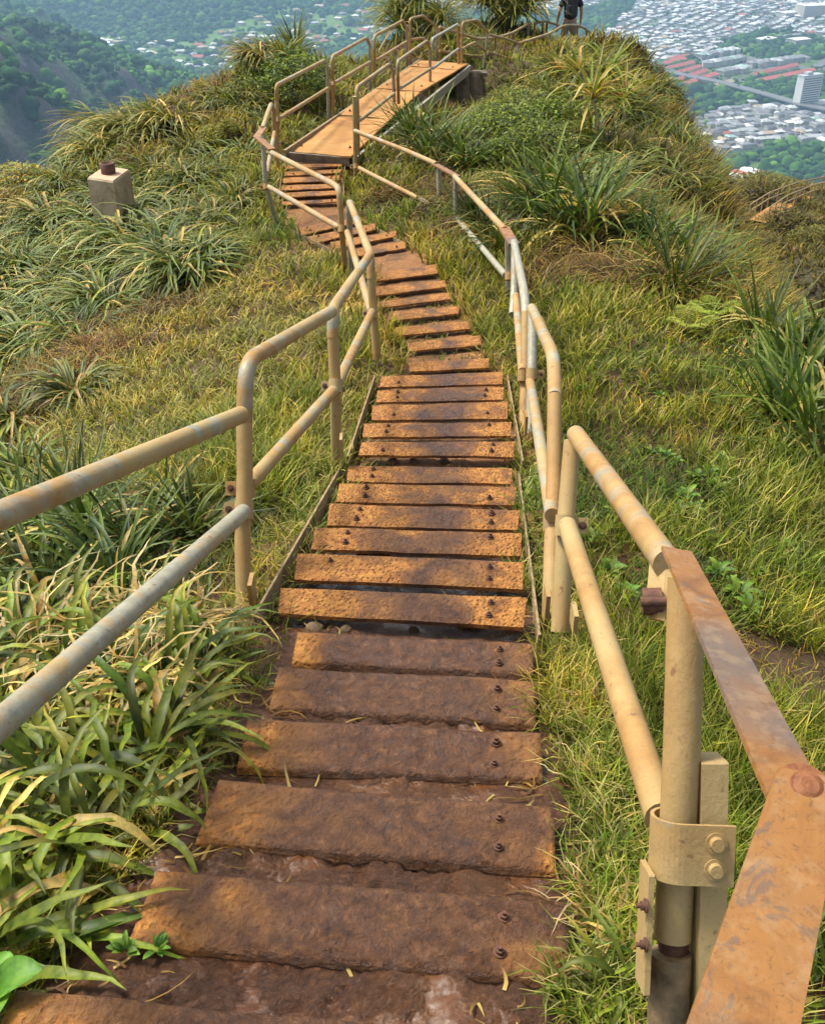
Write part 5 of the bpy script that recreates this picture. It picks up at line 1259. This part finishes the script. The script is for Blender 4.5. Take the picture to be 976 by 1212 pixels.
lbox('school_hall', 896, 51, 912, 48, 22, 6, 'roof_white', 'wall', 'white hall left of the green sports field', 'hall', 1)
lbox('school_hall', 934, 54, 952, 52, 24, 10, 'roof_white', 'wall', 'white gym building standing in the green sports field', 'hall', 1)
lbox('school_hall', 922, 46, 948, 43, 14, 5, 'roof_grey', 'wall', 'long grey school block behind the green sports field', 'hall', 1)
# the white hotel tower with its storeys
A = FP(951, 128); tw = empty('tower_block', (A[0], A[1], 1.6-HD), 'white high-rise slab with a flat roof beside the highway at the right edge', 'tower'); tw.rotation_euler = (0, 0, .5); tw.scale = (.8, .8, .85)
m = MB(); m.box((0, 0, 24), (44, 15, 48)); m.build('wall', HM['roof_white'], tw)
m = MB(); m.box((0, 0, 49.2), (45, 16, 2)); m.build('roof', HM['roof_pale'], tw)
m = MB(); m.box((-6, 0, 52), (12, 9, 4)); m.build('lift_house', HM['roof_pale'], tw)
for s_ in range(13):
    m = MB(); m.box((0, -7.6, 4+s_*3.4), (40, .4, 1.3)); m.build('window_band', HM['glass'], tw)
m = MB(); m.box((30, -14, 5), (50, 26, 10)); m.build('podium', HM['roof_pale'], tw)
def road(name, pts, wid, z, label=None, deck=False):
    P = [Vector((*FP(*p), 1.6-HD+z)) for p in pts]; vs = []; fs = []
    for i, p in enumerate(P):
        t = (P[min(i+1, len(P)-1)]-P[max(i-1, 0)]).normalized(); n = Vector((-t.y, t.x, 0))*wid/2
        vs += [p-n, p+n, p+n-Vector((0, 0, 1.6)), p-n-Vector((0, 0, 1.6))]
    for i in range(len(P)-1):
        o = i*4; fs += [(o, o+4, o+5, o+1), (o+1, o+5, o+6, o+2), (o+2, o+6, o+7, o+3), (o+3, o+7, o+4, o)]
    m = MB(); m.add(vs, fs); return m.build(name, HM['asphalt'], None)
tag(road('highway', [(760,80),(800,94),(850,104),(905,119),(950,132),(1040,150)], 17, 9), kind='structure')
tag(road('road', [(965,80),(990,66),(1040,30)], 16, 2), kind='structure')
tag(road('road', [(850,226),(880,214),(905,206),(925,212),(960,232)], 12, 1), kind='structure')
tag(road('road', [(700,62),(760,36),(860,12),(960,-4)], 11, 1), kind='structure'); tag(road('road', [(880,46),(840,20),(800,0)], 11, 1), kind='structure')
# ---------------------------------------------------------------- the next spur, with the stairs running over it
SC = []; KS = 1.9
def scp(px, py, z): v = W(px, py, z*KS); SC.append((v.x, v.y, v.z))
for p in [(780,300,30),(840,262,33),(860,238,35),(880,228,36),(910,222,38),(935,228,40),(960,232,42),(1000,225,44),(1060,215,46),(893,277,31),(915,262,33),(945,247,36),(976,237,39),(1020,228,42),(900,300,28),(960,290,29),(1040,290,30),(900,380,22),(1000,400,21),(1100,380,23),(820,340,25),(1100,260,38)]: scp(*p)
for (a, b_, c) in [(-1, 50, -50), (40, 60, -45), (20, 52, -40), (10, 20, -30), (30, 15, -30)]: SC.append((a*KS, b_*KS, c*KS))
for px, z in ((860, 36), (900, 39), (940, 42), (990, 46), (1060, 50)): v = W(px, 215, z*KS); SC.append((v.x+1, v.y+9, v.z-17)); SC.append((v.x+1, v.y+22, v.z-55))
SC = np.array(SC); ns = len(SC); _d = np.hypot(SC[:, None, 0]-SC[None, :, 0], SC[:, None, 1]-SC[None, :, 1]); _A = np.zeros((ns+1, ns+1)); _A[:ns, :ns] = _d-np.eye(ns)*.05; _A[:ns, ns] = 1; _A[ns, :ns] = 1
_sw = np.linalg.solve(_A, np.concatenate([SC[:, 2], [0]]))
def sh_(x, y):
    x = np.asarray(x, float); y = np.asarray(y, float)
    d = np.hypot(x[..., None]-SC[:, 0], y[..., None]-SC[:, 1]); return d@_sw[:ns]+_sw[ns]+(fbm(x*.45, y*.45, 77, 4)-.5)*1.6
xs = np.arange(8, 70, .45); ys = np.arange(30, 110, .45); X, Y = np.meshgrid(xs, ys); Z = sh_(X, Y); nx, ny = len(xs), len(ys)
g = ground(X, Y); Z = np.where((Z < g-.5), Z-1.0, Z)
idx = np.arange(nx*ny).reshape(ny, nx); Q = np.stack([idx[:-1, :-1], idx[:-1, 1:], idx[1:, 1:], idx[1:, :-1]], -1).reshape(-1, 4)
me = mesh_np('spur_hill', np.stack([X, Y, Z], -1), Q, col=np.tile([.05,.042,.016], (nx*ny, 1)), smooth=True, mats=[M['soil']]); tag(obj_me('spur_hill', me), kind='structure')
n = 60000; x = U(8, 62, n); y = U(34, 95, n); pr_ = np.stack([x, y, sh_(x, y)], -1); px, py, z_ = proj(pr_)
k = (px > 740) & (px < 1080) & (py > 200) & (py < 480); x, y, pr_ = x[k], y[k], pr_[k]; n = len(x)
cb = pick([OLIVE2, OLIVE, BROWN, G_DK], [4, 3, 2.5, 1.5], n); ct = pick([OLIVE, BROWN, STRAW2, G_YL], [4, 2, 1.4, .8], n); j1 = np.clip(1+RNG.normal(0, .25, (n, 1)), .4, 1.7)
v, q, c = ribbons(pr_, U(0, 6.28, n), U(.45, 1.1, n), U(.06, .13, n), np.radians(U(5, 50, n)), np.radians(U(30, 110, n)), 3, cb*j1, ct*j1, curl=RNG.normal(0, .8, n))
me = mesh_np('spur_grass', v, q, col=np.clip(c, 0, 1), mats=[M['grassblade']]); tag(obj_me('spur_grass', me), 'brown-green growth covering the next spur at the right edge', 'grass', kind='stuff')
for (px, py, z, s) in [(872,245,34.5,3.0),(890,238,36,2.8),(905,234,37,2.6),(920,238,38,2.2),(845,275,30,2.4),(858,262,33,2.6),(940,226,42,2.0),(955,275,33,1.6),(930,285,31,2.2),(895,300,29,2.0),(965,300,29,2.0)]:
    s *= 1.7; v = W(px, py, z*KS); o = bpy.data.objects.new('leafy_bush', random.choice(bushD)); link(o); o.location = (v.x, v.y, float(sh_(v.x, v.y))-.3); o.scale = (s, s, s*.7); o.rotation_euler = (0, 0, random.uniform(0, 6))
    tag(o, 'dense brown-green bush on the next spur beyond the knoll', 'bush', 'bushes on the next spur')
pts = [(893,277,31),(915,261,33),(945,247,36),(976,238,39),(1030,226,43)]
def spt(px, py, z, dz=0): v = W(px, py, z*KS); return Vector((v.x, v.y, v.z+.75+dz))
P = [spt(*p) for p in pts]; vs = []; fs = []
for i, p in enumerate(P):
    t = (P[min(i+1, len(P)-1)]-P[max(i-1, 0)]).normalized(); n_ = Vector((-t.y, t.x, 0)).normalized()*.5; vs += [p-n_, p+n_, p+n_-Vector((0, 0, .4)), p-n_-Vector((0, 0, .4))]
for i in range(len(P)-1):
    o = i*4; fs += [(o, o+4, o+5, o+1), (o+1, o+5, o+6, o+2), (o+3, o+7, o+4, o)]
m = MB(); m.add(vs, fs); wk = root('walkway', P[0], 'distant orange walkway climbing the next spur at the right edge', 'walkway'); m.build('deck', M['deck'], wk)
for sd in (-1, 1):
    rt = root('distant_handrail', P[0], 'distant pale handrail on the %s side of the walkway on the next spur' % ('uphill left' if sd > 0 else 'near right'), 'handrail')
    R0 = []
    for i, p in enumerate(P):
        t = (P[min(i+1, len(P)-1)]-P[max(i-1, 0)]).normalized(); R0.append(p+Vector((-t.y, t.x, 0)).normalized()*.55*sd)
    for nm, hh in (('top_rail', .9), ('lower_rail', .5)):
        m = MB(); m.tube([q+Vector((0, 0, hh)) for q in R0], .04, 8); m.build(nm, M['pipe'], rt)
    for a, b_ in zip(R0, R0[1:]):
        for t in (0, .33, .67):
            q = a.lerp(b_, t); m = MB(); m.tube([q-Vector((0, 0, .9)), q+Vector((0, 0, .9))], .04, 8); m.build('post', M['pipe'], rt)
# ---------------------------------------------------------------- haze
m = bpy.data.materials.new('haze'); m.use_nodes = True; nt = m.node_tree; nt.nodes.clear(); out = nt.nodes.new('ShaderNodeOutputMaterial'); pv = nt.nodes.new('ShaderNodeVolumePrincipled')
pv.inputs['Color'].default_value = (.42, .70, 1.0, 1); pv.inputs['Density'].default_value = HAZE; pv.inputs['Anisotropy'].default_value = .2
nt.links.new(pv.outputs[0], out.inputs['Volume'])
hz = MB(); hz.box((200, 2500, 70), (7600, 9000, 1000)); o = hz.build('haze', m, None); tag(o, kind='stuff', label='pale blue air filling the valley', cat='haze')
# ================================================================ THE HIKER
def skin(name, pts, edges, mat, parent, sub=2):
    me = bpy.data.meshes.new(name); me.from_pydata([p[:3] for p in pts], edges, []); o = bpy.data.objects.new(name, me); link(o)
    o.modifiers.new('s', 'SKIN'); sv = me.skin_vertices[0].data
    for i, p in enumerate(pts):
        r_ = p[3]; sv[i].radius = (r_, r_) if not isinstance(r_, tuple) else r_; sv[i].use_root = (i == 0)
    mo = o.modifiers.new('d', 'SUBSURF'); mo.levels = sub; mo.render_levels = sub
    dg = bpy.context.evaluated_depsgraph_get(); me2 = bpy.data.meshes.new_from_object(o.evaluated_get(dg)); bpy.data.objects.remove(o)
    me2.materials.clear(); me2.materials.append(M[mat]); me2.polygons.foreach_set('use_smooth', [True]*len(me2.polygons))
    o = bpy.data.objects.new(name, me2); link(o, parent); return o
hb = W(674, 70, 24.6); hg = gz(hb.x, hb.y)
hip = W(674, 25.5, 24.6)                      # hips show just above the curved rail
hz0 = hip.z-.92
pe = root('person', (hip.x, hip.y, hz0), 'hiker seen from behind in a navy t-shirt and khaki shorts, wearing a dark backpack', 'person'); del pe['_o']
PB = [(0,0,.95,.12),(0,0,1.08,(.145,.10)),(0,.01,1.25,(.16,.11)),(0,.01,1.41,(.13,.09)),(0,.015,1.50,.055),(0,.02,1.58,.052),(0,.035,1.68,(.078,.095)),(0,.03,1.77,(.06,.075)),   # 0-7
      (-.17,.01,1.42,.062),(-.235,.0,1.28,.047),(-.27,-.01,1.13,.040),(-.285,.05,.98,.034),(-.29,.09,.88,.025),(-.29,.11,.82,.030),            # left arm 8-13
      (.17,.01,1.42,.062),(.235,.0,1.28,.047),(.265,.01,1.13,.040),(.27,.06,.98,.034),(.272,.11,.89,.025),(.272,.14,.84,.030),                # right arm 14-19
      (-.09,0,.88,.088),(-.11,.02,.68,.078),(-.12,.03,.50,.055),(-.12,.0,.30,.056),(-.12,-.02,.10,.036),(-.12,.10,.05,.036),                    # left leg 20-25
      (.09,0,.88,.088),(.10,.05,.68,.078),(.11,.08,.50,.055),(.11,.04,.30,.056),(.11,0,.10,.036),(.115,.12,.05,.036)]
PE = [(0,1),(1,2),(2,3),(3,4),(4,5),(5,6),(6,7),(3,8),(8,9),(9,10),(10,11),(11,12),(12,13),(3,14),(14,15),(15,16),(16,17),(17,18),(18,19),(0,20),(20,21),(21,22),(22,23),(23,24),(24,25),(0,26),(26,27),(27,28),(28,29),(29,30),(30,31)]
def fingers(hand, sgn):
    hx, hy, hz_, _ = PB[hand]
    for k, (dy, L) in enumerate(((-.024, .062), (-.008, .075), (.009, .080), (.025, .070))):
        i = len(PB); y = hy-dy*.9
        PB.extend([(hx, y, hz_-.03, .010), (hx-sgn*.004, y+.006, hz_-.03-L*.5, .0088), (hx-sgn*.016, y+.012, hz_-.03-L*.95, .0075)]); PE.extend([(hand, i), (i, i+1), (i+1, i+2)])
    i = len(PB); PB.extend([(hx-sgn*.01, hy+.034, hz_-.005, .011), (hx-sgn*.02, hy+.050, hz_-.045, .009)]); PE.extend([(hand, i), (i, i+1)])
fingers(13, -1); fingers(19, 1)
body = skin('body', PB, PE, 'skin', pe)
skin('t_shirt', [(0,0,.93,(.165,.125)),(0,0,1.06,(.17,.125)),(0,.01,1.24,(.182,.135)),(0,.01,1.40,(.155,.112)),(0,.015,1.485,(.075,.07)),(-.175,.01,1.425,.080),(-.23,0,1.29,.075),(-.243,0,1.24,.074),(.175,.01,1.425,.080),(.23,0,1.29,.075),(.243,0,1.24,.074)],
     [(0,1),(1,2),(2,3),(3,4),(3,5),(5,6),(6,7),(3,8),(8,9),(9,10)], 'navy', pe)
skin('shorts', [(0,0,.99,(.155,.115)),(0,0,.90,(.16,.12)),(-.095,.0,.82,.105),(-.11,.02,.66,.098),(-.115,.025,.56,.094),(.095,0,.82,.105),(.10,.045,.66,.098),(.11,.06,.56,.094)], [(0,1),(1,2),(2,3),(3,4),(1,5),(5,6),(6,7)], 'shorts', pe)
skin('hair', [(0,.005,1.66,(.075,.07)),(0,.012,1.74,(.084,.088)),(0,.03,1.79,(.072,.085))], [(0,1),(1,2)], 'hair', pe)
for s_, y in ((-.12, .0), (.115, .02)):
    skin('shoe', [(s_,y-.05,.05,.048),(s_,y+.06,.045,.048),(s_,y+.17,.035,.04)], [(0,1),(1,2)], 'shoe', pe)
for s_ in (-.032, .032):
    m = MB(); m.tube([Vector((s_, .118, 1.695)), Vector((s_, .128, 1.695))], .013, 10, r2=.006); o = m.build('eye', M['roof_eye'] if 'roof_eye' in M else M['hair'], None); o.parent = pe
m = MB(); m.tube([Vector((0, .12, 1.69)), Vector((0, .15, 1.655)), Vector((0, .12, 1.645))], .011, 8); o = m.build('nose', M['skin'], None); o.parent = pe
m = MB(); m.box((0, .121, 1.62), (.045, .01, .008)); o = m.build('mouth', M['rust_bright'], None); o.parent = pe
for s_ in (-.082, .082):
    m = MB(); m.tube([Vector((s_, .03, 1.655)), Vector((s_*1.12, .02, 1.685)), Vector((s_*1.05, .025, 1.715))], .013, 8); o = m.build('ear', M['skin'], None); o.parent = pe
bp = root('backpack', (hip.x, hip.y, hz0+1.0), 'dark charcoal backpack worn over the navy t-shirt of the hiker', 'backpack'); del bp['_o']
def rb(name, c, sz, r_, mat, parent):
    import bmesh
    me = bpy.data.meshes.new(name); bm = bmesh.new(); bmesh.ops.create_cube(bm, size=1); bmesh.ops.scale(bm, vec=sz, verts=bm.verts)
    bmesh.ops.bevel(bm, geom=bm.edges[:], offset=r_, segments=4, profile=.6, affect='EDGES'); bmesh.ops.translate(bm, vec=c, verts=bm.verts); bm.to_mesh(me); bm.free()
    me.materials.append(M[mat]); me.polygons.foreach_set('use_smooth', [True]*len(me.polygons)); return obj_me(name, me, parent)
rb('bag', (0, -.205, .28), (.27, .17, .46), .06, 'pack', bp); rb('front_pocket', (0, -.30, .20), (.21, .06, .22), .025, 'pack', bp)
m = MB(); m.tube([Vector((-.04, -.2, .50)), Vector((0, -.2, .545)), Vector((.04, -.2, .50))], .011, 8, bend=.03); o = m.build('grab_handle', M['pack'], None); o.parent = bp
for s_ in (-.1, .1):
    m = MB(); m.tube([Vector((s_, -.14, .46)), Vector((s_*1.15, .0, .505)), Vector((s_*1.1, .13, .40)), Vector((s_*1.2, .12, .18)), Vector((s_*1.4, -.08, .08))], .018, 8, bend=.08); o = m.build('shoulder_strap', M['pack'], None); o.parent = bp
cmr = root('camera', (hip.x-.30, hip.y+.10, hz0+.74), 'small black camera hanging on a strap from the left hand of the hiker', 'camera'); del cmr['_o']
rb('camera_body', (0, .02, -.02), (.07, .11, .075), .012, 'pack', cmr)
m = MB(); m.cyl((-.06, .02, -.02), .028, .07, 16, Vector((1, 0, 0))); o = m.build('lens', M['pack'], None); o.parent = cmr
m = MB(); m.tube([Vector((0, -.03, .01)), Vector((0, -.01, .09)), Vector((0, .05, .09)), Vector((0, .07, .01))], .006, 6, bend=.03); o = m.build('strap', M['pack'], None); o.parent = cmr
# ================================================================ CAMERA, LIGHT, RENDER
cam = bpy.data.cameras.new('camera'); co = bpy.data.objects.new('camera', cam); COL.objects.link(co)
co.location = (0, 0, CH); co.rotation_euler = (math.pi/2-PITCH, 0, 0)
cam.sensor_fit = 'VERTICAL'; cam.sensor_height = 36; cam.sensor_width = 36*976/1212; cam.lens = 36*F/1212
cam.clip_start = .05; cam.clip_end = 20000
scene.camera = co
scene.render.resolution_x = 824; scene.render.resolution_y = 1024
w = bpy.data.worlds.new('World'); scene.world = w; w.use_nodes = True
nt = w.node_tree; bg = nt.nodes['Background']; sk = nt.nodes.new('ShaderNodeTexSky'); sk.sky_type = 'NISHITA'; sk.sun_disc = False
SE, SR = rad(56), rad(-60)
sk.sun_elevation = SE; sk.sun_rotation = SR; sk.altitude = 300; sk.dust_density = 5.0; sk.air_density = .7; sk.ozone_density = .3
hs = nt.nodes.new('ShaderNodeHueSaturation'); hs.inputs['Saturation'].default_value = .22; nt.links.new(sk.outputs[0], hs.inputs['Color'])
nt.links.new(hs.outputs[0], bg.inputs[0]); bg.inputs[1].default_value = .115
sl = bpy.data.lights.new('sun', 'SUN'); sl.energy = 2.3; sl.angle = rad(11); sl.color = (1, .95, .84)
so = bpy.data.objects.new('sun', sl); COL.objects.link(so)
d = Vector((math.sin(SR)*math.cos(SE), math.cos(SR)*math.cos(SE), math.sin(SE)))
so.rotation_euler = d.to_track_quat('Z', 'Y').to_euler()
vs_ = scene.view_settings; vs_.view_transform = 'Standard'; vs_.look = 'None'; vs_.exposure = EXPO; vs_.gamma = 1; vs_.use_curve_mapping = False
scene.render.engine = 'CYCLES'; scene.cycles.volume_bounces = 0; scene.cycles.max_bounces = 6; scene.cycles.transparent_max_bounces = 6
for o in bpy.data.objects:
    if '_o' in o.keys(): del o['_o']
